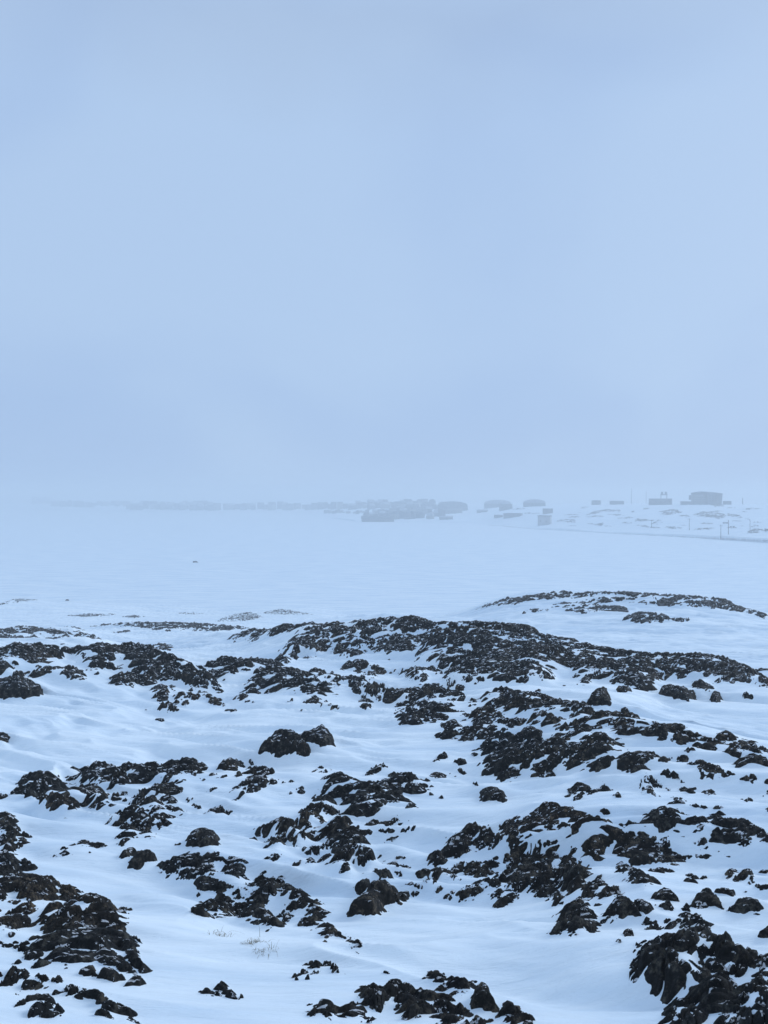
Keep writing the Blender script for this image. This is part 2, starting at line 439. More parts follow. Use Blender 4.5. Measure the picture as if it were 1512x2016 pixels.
far_cols = {
 -420: [(600,1085),(3200,1001.5),(3400,997),(3700,990),(4300,989)],
 0:    [(600,1085),(3000,1001.5),(3100,998),(3400,992),(4300,990)],
 130:  [(600,1085),(2550,1004),(2600,1000.5),(2900,993),(4300,990)],
 300:  [(600,1085),(2150,1008),(2200,1005.5),(2420,996),(4300,990)],
 500:  [(600,1085),(2050,1009.4),(2100,1006.5),(2330,994.5),(4300,989)],
 700:  [(600,1085),(1240,1028),(1260,1024.5),(1500,1014),(1850,998),(2200,992),(4300,988)],
 800:  [(600,1085),(1220,1028.7),(1245,1025),(1450,1013),(1750,995),(2000,991),(4300,988)],
 900:  [(600,1085),(1180,1030.3),(1200,1026.5),(1400,1014),(1700,999),(2000,992),(4300,988)],
 1050: [(600,1085),(960,1041.5),(975,1040.3),(1010,1036),(1080,1024),(1250,1002),(1420,995),(4300,989)],
 1200: [(600,1085),(865,1048),(880,1046.8),(915,1040),(980,1020),(1150,998),(1300,992),(4300,989)],
 1300: [(600,1085),(825,1051.4),(838,1050.2),(872,1044),(950,1022),(1130,994),(1250,992),(4300,989)],
 1400: [(600,1085),(778,1055.6),(790,1054.4),(828,1047),(930,1022),(1130,993),(1250,993),(4300,989)],
 1512: [(600,1085),(735,1060),(748,1058.8),(792,1050),(900,1022),(1130,994),(1250,994),(4300,989)],
 1930: [(600,1085),(700,1064),(715,1062.6),(762,1053),(900,1022),(1130,990),(1250,990),(4300,989)],
}
NAF, NRF = 1200, 620
far_th = np.linspace(-A_MAX, A_MAX, NAF)
far_lr = np.linspace(math.log(640.0), math.log(4200.0), NRF)
far = Land(far_cols, far_th, far_lr)

# drifts: low hummocks and wind ridges running with the wind (from the left, a little towards the viewer)
def drifts(X, Y):
    c, s = math.cos(0.42), math.sin(0.42)
    a, b = X * c - Y * s, X * s + Y * c
    R = np.hypot(X, Y)
    big = fbm(X / 7.0, Y / 7.0, 5, 3) * 0.2
    wx = fbm(X / 2.6, Y / 2.6, 21, 2) * 0.5
    rid = 1 - np.abs(fbm(a / 5.2 + wx * .5, b / 1.15 + wx, 33, 3)) * 2.2
    steep = np.clip(rid, -0.5, 1) * 0.22
    rip = (1 - np.abs(fbm(a / 1.7 + wx, b / 0.36 + wx * 1.5, 47, 2)) * 2) * 0.055
    rip *= np.clip(fbm(X / 4.0, Y / 4.0, 61, 2) * 1.6 + 0.45, 0, 1)
    fade = np.clip((R - 2.0) / 4.0, 0.2, 1)
    return ((big + steep + rip) * fade).astype(np.float32)
near.base = near.Z.copy()
near.D0 = drifts(near.X, near.Y)
near.Z = near.base + near.D0
far.base = far.Z.copy()
far.Z = far.base + (fbm(far.X / 60.0, far.Y / 60.0, 9, 4) * 0.9).astype(np.float32)
# nearer than its shoreline the land lies under the ice
_us = sorted(far_cols)
_shore = np.interp(far_th, [float(sight(u, 1050)[0]) for u in _us], [far_cols[u][1][0] for u in _us])
far.Z = np.where(far.r[None, :] < _shore[:, None] * 1.004, np.minimum(far.Z, -EYE - 2.0), far.Z).astype(np.float32)

REG = {'A': (0, 1200, 1512 / 520), 'B': (500, 1200, 1512 / 520), 'C': (1000, 1200, 1512 / 512),
       'D': (0, 1600, 1512 / 520), 'E': (500, 1600, 1512 / 520), 'F': (1000, 1600, 1512 / 512),
       'P': (0, 1100, 1512 / 760), 'Q': (752, 1100, 1512 / 760),
       'I': (860, 940, 1512 / 340), 'J': (1180, 930, 1512 / 332)}

def outline(s):
    """'A@.8^.4 x,y x,y ...' : traced outline in one enlarged piece of the photograph; @ share of bare rock, ^ height"""
    head, *pts = s.split()
    cut = head.startswith('-')
    head = head.lstrip('-')
    d = h = None
    if '^' in head: head, h = head.split('^'); h = float(h)
    if '@' in head: head, d = head.split('@'); d = float(d)
    x0, y0, k = REG[head]
    P = [tuple(float(q) for q in p.split(',')) for p in pts]
    return cut, d, h, np.array([(x0 + x / k, y0 + y / k) for x, y in P])

def footprint(land, P, lift, rmin, rmax):
    """the outline laid on the ground: (bearing, ln distance) points"""
    v0, v1 = P[:, 1].min(), P[:, 1].max()
    out = []
    n = len(P)
    for k in range(n):
        a, b = P[k], P[(k + 1) % n]
        m = max(1, int(np.hypot(*(b - a)) / 9))
        for q in range(m):
            p = a + (b - a) * (q / m)
            f = (v1 - p[1]) / max(1.0, v1 - v0)
            out.append(land.hit(p[0], p[1], lift * f, rmin, rmax))
    return np.array(out)

def signed_dist(land, poly, step):
    """metres inside (+) or outside (-) the footprint on a coarse part of the grid, brought up to full size"""
    dth, dlr = land.th[1] - land.th[0], land.lr[1] - land.lr[0]
    gi, gj = (poly[:, 0] - land.th[0]) / dth, (poly[:, 1] - land.lr[0]) / dlr
    pad = 14
    i0, i1 = max(0, int(gi.min()) - pad), min(len(land.th) - 1, int(gi.max()) + pad + 2)
    j0, j1 = max(0, int(gj.min()) - pad), min(len(land.lr) - 1, int(gj.max()) + pad + 2)
    if i1 - i0 < 4 or j1 - j0 < 4: return None
    r = math.exp(poly[:, 1].mean())
    if (i1 - i0) * (j1 - j0) < 9000: step = 1
    ii, jj = np.arange(i0, i1 + step, step, dtype=float), np.arange(j0, j1 + step, step, dtype=float)
    I, J = np.meshgrid(ii, jj, indexing='ij')
    px, py = I * dth * r, J * dlr * r
    ax, ay = gi * dth * r, gj * dlr * r
    bx, by = np.roll(ax, -1), np.roll(ay, -1)
    best = np.full(I.shape, 1e9); ins = np.zeros(I.shape, bool)
    for x0, y0, x1, y1 in zip(ax, ay, bx, by):
        ex, ey = x1 - x0, y1 - y0
        L = ex * ex + ey * ey
        if L < 1e-12: continue
        t = np.clip(((px - x0) * ex + (py - y0) * ey) / L, 0, 1)
        best = np.minimum(best, (px - x0 - t * ex) ** 2 + (py - y0 - t * ey) ** 2)
        if y0 != y1:
            c = ((y0 > py) != (y1 > py)) & (px < (x1 - x0) * (py - y0) / (y1 - y0) + x0)
            ins ^= c
    sd = np.sqrt(best) * np.where(ins, 1, -1)
    if step > 1:
        fi, fj = np.arange(i0, i1) , np.arange(j0, j1)
        a = np.clip((fi - i0) / step, 0, sd.shape[0] - 1.001); b = np.clip((fj - j0) / step, 0, sd.shape[1] - 1.001)
        ia, ib = a.astype(int), b.astype(int); ta, tb = (a - ia)[:, None], (b - ib)[None, :]
        sd = (sd[ia][:, ib] * (1 - tb) + sd[ia][:, ib + 1] * tb) * (1 - ta) + (sd[ia + 1][:, ib] * (1 - tb) + sd[ia + 1][:, ib + 1] * tb) * ta
    else:
        sd = sd[:i1 - i0, :j1 - j0]
    return i0, i1, j0, j1, sd.astype(np.float32)

def rock_relief(x, y, sc, strike):
    """broken, foliated bedrock: facets of several sizes plus ledges that step up away from the viewer"""
    wx = fbm(x / (1.5 * sc), y / (1.5 * sc), 3, 3) * 0.45 * sc
    wy = fbm(x / (1.5 * sc) + 40, y / (1.5 * sc), 4, 3) * 0.45 * sc
    ang = strike * 1.5 + 0.3 + 0.45 * vnoise(x / (5.0 * sc), y / (5.0 * sc), 201)
    c, s = np.cos(ang), np.sin(ang)
    x0, y0 = x - x.mean(), y - y.mean()
    u, w = (c * (x0 + wx) + s * (y0 + wy)), (-s * (x0 + wx) + c * (y0 + wy))
    out = np.zeros(x.shape, np.float32)
    low = np.zeros(x.shape, np.float32)
    for size, amp, st, soft, tilt in ((1.7, .12, 1.6, .10, 1.2), (.72, .12, 2.1, .10, 1.7), (.34, .09, 2.4, .09, 2.3), (.16, .045, 2.2, .13, 2.3), (.07, .012, 1.6, .2, 1.8)):
        k = size * sc
        h, g = blocks(u / (k * st), w / k, int(size * 100), soft, tilt)
        if size > .5:
            low += amp * sc * h * .8
            out += 0.15 * amp * sc * h
        else:
            out += 0.55 * amp * sc * h
        if .1 < size < 1.5:
            out -= (.15 if size > .3 else .085) * sc * (1 - sstep(g / 0.36)) * np.clip(0.62 + vnoise(u / k / 2.5, w / k / 2.5, 71 + int(size * 10)) * 1.5, 0, 1)
    for per, a_low, a_out, wob, sd in ((.62, .09, .08, .5, 8), (.25, 0, .055, .3, 18)):
        t = (w + wob * sc * fbm(u / (3.6 * per * sc), w / (3.6 * per * sc), sd, 3)) / (per * sc)
        fr = t - np.floor(t)
        led = np.where(fr < 0.14, fr / 0.14, 1 - (fr - 0.14) / 0.86)
        low += a_low * sc * (led - 0.5)
        out += a_out * sc * (led - 0.5) * np.clip(0.6 + 1.1 * vnoise(u / (3.2 * per * sc), w / (1.6 * per * sc), 77 + sd), 0, 1.3)
    out += 0.008 * sc * fbm(x / (0.12 * sc), y / (0.12 * sc), 12, 3)
    return out, low

ROCKS = []
def T(name, label, cat, group, polys, h=None, d=0.85, land=None, sc=1.0, strike=0.25, rmin=3.5, rmax=None, edge=None):
    ROCKS.append(dict(name=name, label=label, cat=cat, group=group, polys=polys, h=h, d=d, land=land or near, sc=sc, strike=strike, rmin=rmin, rmax=rmax, edge=edge))
# ------------------------------------------------------------------ every rock of the hill, outlined from the photograph
O = "rock_outcrop"; BO = "boulder"; ST = "stone"; RD = "rock_ridge"; SL = "rock_slab"
OC, BC, SC_ = "rock outcrop", "boulder", "stone"
# --- far hills and the windswept shore
T(RD, "long dark rocky crest of the farthest hill at right, above a smooth snow slope", "rock ridge", None, [
  "Q@.72 350,200 400,180 480,158 580,139 690,125 830,129 1000,131 1200,144 1350,164 1400,195 1512,225 1500,237 1380,207 1300,192 1150,190 1050,180 950,166 860,170 760,155 600,157 520,175 400,190"], .5, .72, sc=1.5, strike=-.15, rmin=62, rmax=97)
T(O, "dark jagged rock band just under the crest of the farthest right hill", OC, None, [
  "Q 555,215 580,195 660,190 690,175 760,172 840,165 900,185 970,190 960,210 860,205 800,215 690,205 640,205"], .5, .8, sc=1.3, strike=-.1, rmin=60, rmax=95)
T(O, "small separate outcrop low on the smooth snow slope of the right hill", OC, None, [
  "Q 940,240 965,228 1010,208 1090,213 1130,235 1210,235 1190,246 1130,248 1060,253 980,250"], .6, .88, sc=1.2, strike=-.1, rmin=55, rmax=90)
T(RD, "hazy grey rocky hilltop at the left edge, behind the dark near ridge", "rock ridge", None, [
  "A@.62 -60,130 0,108 60,95 240,91 400,96 480,113 540,150 600,190 560,192 500,180 420,150 380,195 280,192 250,165 220,165 130,180 60,192 20,165 -60,170"], .5, .6, sc=1.4, strike=.05, rmin=58, rmax=92)
T(O, "small dark rock lump at the left edge under the hazy hilltop", OC, None, [
  "A -40,150 10,152 50,185 40,200 0,205 -40,205"], .5, .85, sc=1.2, rmin=50, rmax=80)
T(RD, "long low hazy rock ridge beyond the snow hollow, farthest at left", "rock ridge", None, [
  "A@.6 525,86 650,72 780,66 1000,73 1200,84 1430,106 1300,122 1150,128 1080,118 980,132 900,118 780,98 640,93",
  "A@.6 630,132 700,122 780,124 720,134"], .5, .58, sc=1.6, strike=.05, rmin=98, rmax=124)
T(O, "low rock patch in the snow between the near left ridge and the hazy one", OC, None, [
  "A@.6 830,212 900,203 985,205 970,235 900,225"], .4, .6, sc=1.2, rmin=44, rmax=75)
for lab, p in (("windswept grey gravel patch on the far slope near the left edge", "P@.42 0,172 60,158 150,152 120,164 60,172 0,180"),
               ("thin grey gravel streak by the bay, left of the long hazy ridge", "P@.5 270,222 330,215 450,216 400,224 320,228"),
               ("short grey gravel streak just above the long hazy ridge", "P@.5 480,228 520,221 560,226 520,233"),
               ("faint pebbly strip on the bay shore left of centre", "P@.4 690,212 760,208 800,214 740,218"),
               ("widest grey gravel patch on the shore above the main ridge's left end", "P@.38 850,245 900,220 980,205 1030,230 960,245"),
               ("low dome of windswept gravel on the shore above the main ridge", "P@.5 1020,215 1060,203 1100,197 1150,205 1230,218 1120,219")):
    T("gravel_patch", lab, "gravel patch", "windswept gravel patches by the bay", [p], .12, .42, sc=1.6, rmin=140, rmax=300, edge=2.0)

# --- the main ridge across the middle
T(RD, "main rock ridge running across the middle of the hill down to the right", "rock ridge", None, [
  # low left tail
  "B@.8 -150,176 -110,150 -60,130 0,105 120,92 350,70 350,108 230,126 150,142 60,140 10,180 -60,170 -100,190",
  # domed left shoulder
  "B@.72 240,120 350,70 560,60 640,45 770,37 830,49 1000,48 1040,100 960,180 900,235 820,255 770,290 740,240 640,240 540,285 460,250 450,210 400,240 340,285 270,275 190,310 120,300 160,250 190,190",
  # centre
  "B@.7 1000,48 1250,64 1512,88 1570,95 1640,105 1512,230 1512,440 1400,430 1300,445 1200,470 1130,475 1105,440 1090,375 1000,375 970,430 900,405 830,360 840,338 900,325 1000,350 1040,290 960,285 900,262 960,180",
  # long right wing
  "C@.75 -10,86 60,95 140,104 190,145 340,163 450,203 580,228 660,243 760,248 850,285 960,266 1090,268 1200,288 1360,333 1440,378 1530,402 1530,460 1460,442 1400,428 1300,425 1200,440 1150,482 1070,450 1060,412 1000,420 900,412 860,430 850,476 780,472 700,442 620,432 540,402 450,422 385,402 390,342 330,332 255,352 285,392 200,432 100,442 -10,432"],
  .6, .74, sc=.85, strike=-.22, rmin=26, rmax=52)
# --- left near ridge
T(RD, "black near rock ridge with a smooth crest at the left", "rock ridge", None, [
  "A 0,262 -40,262 -40,200 0,198 100,194 300,195 600,189 760,199 920,233 1010,278 1110,316 1185,345 1215,405 1292,462 1270,477 1160,448 1100,462 1060,420 1000,392 900,398 840,428 720,440 650,432 638,405 690,380 770,362 720,318 700,310 640,322 620,342 560,346 500,330 450,282 540,262 420,228 330,262 260,265 200,253 100,268"],
  .55, .9, strike=-.1, rmin=24, rmax=42)
T(O, "dark outcrop with slanting snow streaks below the left ridge's crest", OC, None, [
  "A -40,270 60,262 170,258 280,275 330,300 400,345 470,350 495,392 420,407 330,407 290,375 80,392 150,362 60,342 -40,362"], .45, .86, strike=.3, rmin=22, rmax=40)
T(BO, "big rounded black boulder cut by the left edge, above the smooth snowfield", BC, None, [
  "A -60,402 0,398 80,391 150,398 220,430 250,465 230,492 180,512 60,523 -60,516"], .7, .95, strike=.2, rmin=20, rmax=36)
T(O, "broken low rocks trailing down from the left ridge onto the snowfield", OC, None, [
  "A 870,452 920,440 968,455 962,480 930,500 965,520 920,522 890,480", "A 915,560 925,540 965,535 1010,570 960,577", "A@.7 975,545 1000,528 1030,530 1000,548", "A@.6 960,436 985,428 1005,440 980,455",
  "A@.6 1000,495 1040,480 1080,478 1130,495 1080,505 1040,520", "A@.8 1035,545 1050,532 1078,540 1060,548",
  "A 1140,468 1170,465 1200,490 1260,520 1280,550 1220,540 1200,515"], .35, .85, rmin=20, rmax=36)
T(BO, "smooth grey brown boulder in the gap between the left ridge and the centre ridge", BC, None, [
  "A 1172,322 1230,295 1265,270 1340,280 1382,303 1330,325 1280,332 1215,338"], .5, .97, rmin=30, rmax=48)
T(RD, "dark humped rock ridge between the left ridge and the main ridge", "rock ridge", None, [
  "B@.95 -290,400 -265,375 -180,335 -100,305 0,289 80,291 190,330 297,375 220,386 180,372 160,390 100,375 40,400 0,345 -80,360 -140,375 -200,385 -250,408",
  "B@.85 30,430 60,400 120,380 180,370 165,410 250,400 400,410 430,442 300,442 350,460 455,482 350,497 290,472 200,460 110,492 95,475 140,442",
  "B@.9 -60,475 -50,425 10,385 60,395 40,430 20,485 -30,485"], .5, .88, strike=-.05, rmin=22, rmax=42)
T(O, "two small dark lumps on snow beside the humped ridge's foot", OC, None, ["A@.9 1345,510 1380,485 1415,495 1400,516", "A@.9 1400,530 1430,518 1452,532"], .25, .9, rmin=20, rmax=36)
T(O, "dark knobs on the snow bank in front of the main ridge's dome", OC, None, [
  "B 480,345 530,305 590,292 650,305 685,335 712,346 600,360 550,345", "B@.75 640,377 690,350 740,340 792,362 690,377"], .45, .92, rmin=22, rmax=42)
T(O, "striped rock wedge with fine snow ribs, left of the snow bank", OC, None, [
  "B 530,380 590,373 660,410 742,465 620,482 570,440", "B@.75 400,388 450,360 520,380 480,402 480,432 430,402", "B@.8 298,382 350,345 420,350 400,376 330,392"], .4, .86, strike=.5, rmin=20, rmax=38)
T(O, "sparse rock flakes on the snow left of the dark rock wall", OC, None, [
  "B@.6 302,522 380,515 430,530 500,570 470,577 400,550 360,537", "B@.8 180,530 210,520 245,522 200,531", "B@.8 560,524 620,515 685,530 682,565 640,577 605,560 622,530", "B@.7 262,577 280,565 292,570 275,582", "B@.9 695,502 730,500 725,525 700,520"], .3, .75, rmin=18, rmax=34)
T(O, "dark upright rock wall under the snow bank at the centre", OC, None, [
  "B 745,540 760,465 850,473 950,458 1000,460 1090,468 1190,490 1180,503 1060,495 980,502 900,530 850,532 790,542"], .55, .93, strike=-.05, rmin=18, rmax=34)
T(O, "blocky dark outcrop with a pointed left end, below the dark rock wall", OC, None, [
  "B 835,652 870,590 890,545 960,530 1050,560 1165,580 1100,592 1050,602 1110,640 1050,642 930,652", "B@.6 795,600 840,572 850,582 815,602"], .5, .92, strike=-.2, rmin=16, rmax=30)
T(O, "low jagged outcrop with a black knob on its right end, at the centre", OC, None, [
  "B 1068,717 1130,650 1190,665 1245,680 1262,640 1300,618 1345,640 1342,690 1355,732 1300,747 1200,752 1150,735 1090,742"], .45, .9, strike=-.2, rmin=14, rmax=26)
T(O, "scattered dark blocks in snow just below the main ridge's centre", OC, None, [
  "B 1088,545 1110,520 1142,525 1140,552 1105,557", "B 1215,543 1250,514 1272,547 1235,560", "B@.85 1178,602 1250,583 1335,575 1342,610 1280,622 1190,622", "B@.8 1330,550 1295,502 1330,480 1400,458 1520,468 1540,590 1440,562 1360,577",
  "B@.85 1368,600 1400,588 1432,630 1512,650 1475,677 1380,632"], .4, .85, strike=-.2, rmin=16, rmax=30)
# --- boulders under the main ridge at right
T(BO, "rounded boulder with pale cracks and a small cap rock, in snow under the main ridge", BC, None, [
  "C 458,545 490,502 530,472 570,478 597,510 585,550 520,569 465,560", "C@.85 525,462 548,450 578,462 560,472"], .75, .97, rmin=15, rmax=32)
T(BO, "flat oval boulder just right of the cracked boulder, under the main ridge", BC, None, ["C 628,462 660,449 700,456 722,472 685,482 645,478"], .35, .97, rmin=15, rmax=34)
T(BO, "broad brown two humped boulder on the snow slope under the main ridge", BC, None, [
  "C 878,478 905,450 935,440 975,455 990,480 1035,458 1072,465 1062,490 1092,515 1050,542 980,520 900,492"], .7, .97, rmin=15, rmax=33)
T(BO, "narrow upright boulder right of the brown two humped one", BC, None, ["C 1175,512 1195,468 1230,480 1247,520 1215,545 1180,537"], .65, .95, rmin=15, rmax=33)
T(BO, "lone wedge shaped boulder near the right edge under the main ridge", BC, None, ["C 1358,490 1385,473 1432,510 1420,527 1370,515"], .45, .95, rmin=15, rmax=33)
T(BO, "small pointed stone alone on the snow below the flat oval boulder", "stone", None, ["C 655,575 672,567 717,590 690,607 660,602"], .35, .97, rmin=14, rmax=30)
T(O, "thin rock lip at the right edge beyond the main ridge", OC, None, ["C@.8 1435,362 1470,348 1540,345 1540,362"], .3, .8, rmin=34, rmax=60)
for lab, p in (("thin dark stone flake on snow under the main ridge's right wing", "C 380,432 450,434 452,440 400,440"), ("tiny stone left of the thin flake under the main ridge", "C 316,440 335,438 334,446 320,447"), ("tiny round stone by the scattered blocks under the main ridge", "C 170,470 182,460 193,472 182,482")):
    T(ST, lab, SC_, "little stones in the snow", [p], .12, .95, rmin=14, rmax=32)
# --- second ridge (right half)
T(RD, "second rocky band slanting down right, below the main ridge", "rock ridge", None, [
  "C@.85 -20,465 60,470 190,500 290,550 455,563 530,608 430,642 300,612 200,602 60,622 -20,597",
  "C@.8 -10,650 100,650 170,610 300,620 310,660 390,665 480,632 560,600 680,618 770,638 955,684 800,702 690,682 600,672 540,684 430,690 330,672 200,682 130,670 60,672",
  "C@.9 618,702 660,673 740,690 900,692 1000,680 1112,725 1060,747 1000,772 930,772 840,747 720,717 650,727"], .5, .86, strike=-.25, rmin=14, rmax=27)
T(BO, "squat dark reddish block standing on the second band", BC, None, ["C 40,752 70,703 120,682 190,698 195,765 120,762"], .5, .96, rmin=12, rmax=24)
T(O, "big black dome shaped outcrop with a steep right side, right of centre", OC, None, [
  "C 440,770 460,720 540,708 610,748 665,812 705,850 860,845 930,882 830,902 800,952 700,957 660,937 540,942 440,902 358,912 380,850 450,810",
  "C@.85 200,782 260,752 330,748 310,782", "C@.8 320,705 400,682 470,690 440,715 360,735"], .65, .93, strike=-.3, rmin=12, rmax=23)
T(O, "twin rounded dark mounds with snow cracks, left of the big black dome", OC, None, [
  "C -30,830 60,788 150,773 212,810 242,830 305,890 220,922 200,937 120,942 60,927 -30,920", "C@.9 245,832 290,788 345,800 375,788 420,832 360,872 290,852", "C@.85 0,775 60,754 180,768 100,787",
  "B 1285,800 1340,760 1400,718 1512,740 1512,800 1420,800 1340,825", "B@.85 1290,905 1350,840 1420,830 1400,900 1320,920", "B 1375,930 1440,800 1512,790 1512,930 1470,985"], .6, .93, strike=-.2, rmin=12, rmax=23)
T(ST, "pair of small dark blocks in snow below the twin mounds", SC_, None, ["C 133,977 170,943 212,977", "C 218,977 252,932 280,965"], .3, .95, rmin=10, rmax=20)
T(O, "tall narrow rock rib streaked with snow, under the big black dome", OC, None, [
  "C@.85 752,1035 778,950 832,958 882,1020 840,1052 862,1090 770,1062", "C@.75 860,1030 900,1025 945,1055 900,1052"], .5, .85, strike=.9, rmin=10, rmax=20)
T(O, "slanting rock tongue right of the snow streaked rib", OC, None, ["C@.88 888,957 935,932 985,965 1025,1002 960,982"], .4, .88, strike=-.6, rmin=10, rmax=20)
T(O, "smooth dark crest of the second band near the right edge", OC, None, [
  "C 1060,777 1150,738 1260,723 1350,753 1445,802 1350,790 1230,792 1120,812 1070,797", "C 978,852 1040,808 1080,785 1140,790 1100,812 1045,850 1045,892 985,882"], .5, .92, strike=-.3, rmin=13, rmax=24)
T(O, "dark hunched outcrop by the right edge with snow ribs, under the smooth crest", OC, None, [
  "C 1258,827 1340,778 1400,798 1470,838 1530,890 1510,917 1350,902 1320,872", "C@.9 1455,802 1480,793 1540,830 1540,860"], .5, .93, strike=-.2, rmin=12, rmax=23)
T(O, "chain of low broken rocks leading to the right edge", OC, None, [
  "C@.8 1058,892 1120,883 1232,920 1312,965 1220,972 1130,962 1120,922", "C@.9 1358,982 1410,953 1467,988 1540,1000 1540,1042 1420,1017"], .4, .82, strike=-.4, rmin=10, rmax=20)
T(O, "small ragged rocks on the snow between the slanting tongue and the right edge", OC, None, [
  "C@.8 1008,1032 1040,1050 1062,1048 1112,1030 1070,1067 1030,1060", "C@.8 1140,1062 1200,1048 1212,1077 1150,1074", "C@.8 1360,1105 1390,1098 1418,1112 1390,1118", "C@.8 1465,1085 1512,1060 1540,1062 1540,1102"], .25, .8, rmin=9, rmax=18)
T(O, "low dark rock bar on snow below the second band, pointed at its right end", OC, None, ["C 362,1082 410,1028 480,1047 545,1023 567,1050 470,1062 398,1099"], .35, .94, rmin=9, rmax=18)
T(ST, "small dark stone with snow chips, below the pointed rock bar", SC_, None, ["C 523,1152 560,1143 602,1180 562,1197"], .3, .93, rmin=8, rmax=17)
T(ST, "sliver of stone on the snow right of the pointed rock bar", SC_, None, ["C 610,1077 630,1075 657,1095 630,1094"], .12, .95, rmin=8, rmax=17)
T(O, "field of thin rock flakes in snow above the right hand dome", OC, None, [
  "C@.65 935,1132 970,1095 1050,1108 1120,1120 1182,1103 1130,1150 1200,1138 1260,1153 1325,1170 1200,1177 1100,1165 1060,1152 1000,1152", "C@.8 1475,1168 1512,1140 1540,1140 1540,1177"], .3, .7, strike=-.3, rmin=9, rmax=18)
# --- centre: boulders and mass
T(BO, "brown pyramid boulder with snow at its foot, alone left of centre", BC, None, ["B 20,812 80,750 150,693 182,690 240,725 300,760 332,800 290,837 180,832 60,817"], .75, .96, rmin=11, rmax=24)
T(BO, "black humped boulder behind the brown pyramid boulder", BC, None, ["B 238,722 300,703 380,679 420,693 462,740 440,777 380,797 330,760 262,740"], .65, .97, rmin=12, rmax=25)
T(O, "leaf shaped rock fins poking from the big smooth drift at the centre", OC, None, ["B 640,947 690,915 740,885 757,895 700,942", "B@.8 643,918 700,895 750,876 700,905", ], .25, .88, strike=.6, rmin=10, rmax=20)
T(O, "curved rock fin on the drift below the low jagged outcrop", OC, None, ["B 1018,882 1060,838 1110,829 1117,845 1060,862 1035,890"], .3, .93, strike=.5, rmin=10, rmax=20)
T(ST, "small wedge stone right of the curved fin", SC_, None, ["B 1138,867 1190,854 1222,875 1180,895"], .25, .92, rmin=10, rmax=20)
T(O, "two low knobs on snow above the black cube boulder", OC, None, ["B@.85 983,977 1030,938 1112,938 1100,962 1050,977", "B@.85 1143,955 1180,924 1222,935 1190,967"], .28, .86, rmin=9, rmax=18)
T(BO, "black cube shaped boulder alone on smooth snow right of centre", BC, None, ["B 1298,1082 1300,1030 1335,1017 1400,1030 1442,1080 1420,1102 1310,1102"], .6, .98, rmin=8, rmax=17)
T(ST, "thin stone chip in the snow up left of the black cube boulder", SC_, None, ["B 1245,990 1262,992 1283,1010 1262,1006"], .1, .95, rmin=8, rmax=18)
T(O, "wide dark outcrop with rounded knobs at the centre, upper of two masses", OC, None, [
  "B 298,1002 400,980 450,928 510,933 545,972 640,1008 700,1000 770,983 890,943 940,948 985,1002 930,1030 850,1043 890,1080 915,1130 840,1112 740,1122 690,1162 560,1170 540,1130 480,1100 400,1122 350,1072 400,1040 320,1022", "B@.85 998,1050 1040,1038 1080,1082 1000,1062"], .5, .86, strike=-.15, rmin=8, rmax=17)
T(O, "little dark rocks at the left edge of the upper centre mass", OC, None, ["B@.8 178,1082 210,1038 280,1006 288,1050 230,1072", "B@.85 332,932 380,906 432,913 420,932", "B@.9 770,957 800,944 832,953 800,966"], .3, .82, rmin=8, rmax=18)
T(O, "brown topped rocky mass with slanting slabs at the centre, lower of two masses", OC, None, [
  "E@.85 330,112 400,70 450,18 520,28 600,68 660,100 707,145 640,160 660,202 742,257 690,262 720,310 810,372 740,402 700,362 630,352 600,332 560,362 480,362 435,332 430,302 390,292 383,262 440,232 470,192 413,172 440,130 350,122",
  "E@.78 -10,145 0,90 80,60 180,38 330,-40 420,-60 480,-20 370,60 330,90 230,102 330,132 250,192 180,182 160,217 100,207 73,160 100,140 60,130"], .5, .85, strike=.35, rmin=7, rmax=15)
T(O, "small ragged rocks under the left side of the lower centre mass", OC, None, ["E@.75 275,217 330,183 402,210 370,237 290,232", "E@.9 78,262 130,228 147,240 110,277", "E@.65 223,292 280,275 342,258 347,285 228,307"], .28, .75, strike=.4, rmin=7, rmax=15)
T(O, "small dark rocks in snow right of the lower centre mass", OC, None, ["E@.78 643,67 690,43 822,55 760,77 700,82", "E@.8 713,107 770,88 820,100 922,73 915,102 850,112 730,120", "E@.85 763,162 800,142 832,134 790,164"], .25, .8, rmin=7, rmax=15)
T(O, "knobby rocks at the lower right foot of the lower centre mass", OC, None, ["E@.88 758,297 810,278 832,310 790,327", "E@.9 833,312 850,296 897,308 895,318", "E@.92 808,342 840,338 848,367 815,364", "E@.8 812,260 850,248 872,260 840,266"], .25, .86, rmin=7, rmax=14)
for lab, p in (("tiny dark chip far right of the lower centre mass", "E 865,42 890,34 905,42 880,50"), ("row of tiny chips on the snow left of the twin peaked outcrop", "E@.8 945,38 1000,26 1052,26 1000,36")):
    T(ST, lab, SC_, "little stones in the snow", [p], .1, .9, rmin=7, rmax=15)
T(BO, "large black sloping boulder overhanging a snow hollow, lower centre", BC, None, [
  "E 538,587 600,540 640,490 635,450 670,413 740,400 800,425 832,460 830,482 760,532 700,587 640,607 580,600"], .85, .98, strike=.5, rmin=6, rmax=12, edge=.1)
T(BO, "rounded black rock leaning on the large sloping boulder's upper left", BC, None, ["E 573,412 620,373 668,385 660,420 605,480 585,460"], .5, .98, rmin=6.5, rmax=13)
T(O, "rock wing stretching right from the large sloping boulder", OC, None, ["E 798,527 835,470 900,450 922,460 870,497"], .35, .95, strike=.4, rmin=6.5, rmax=13)
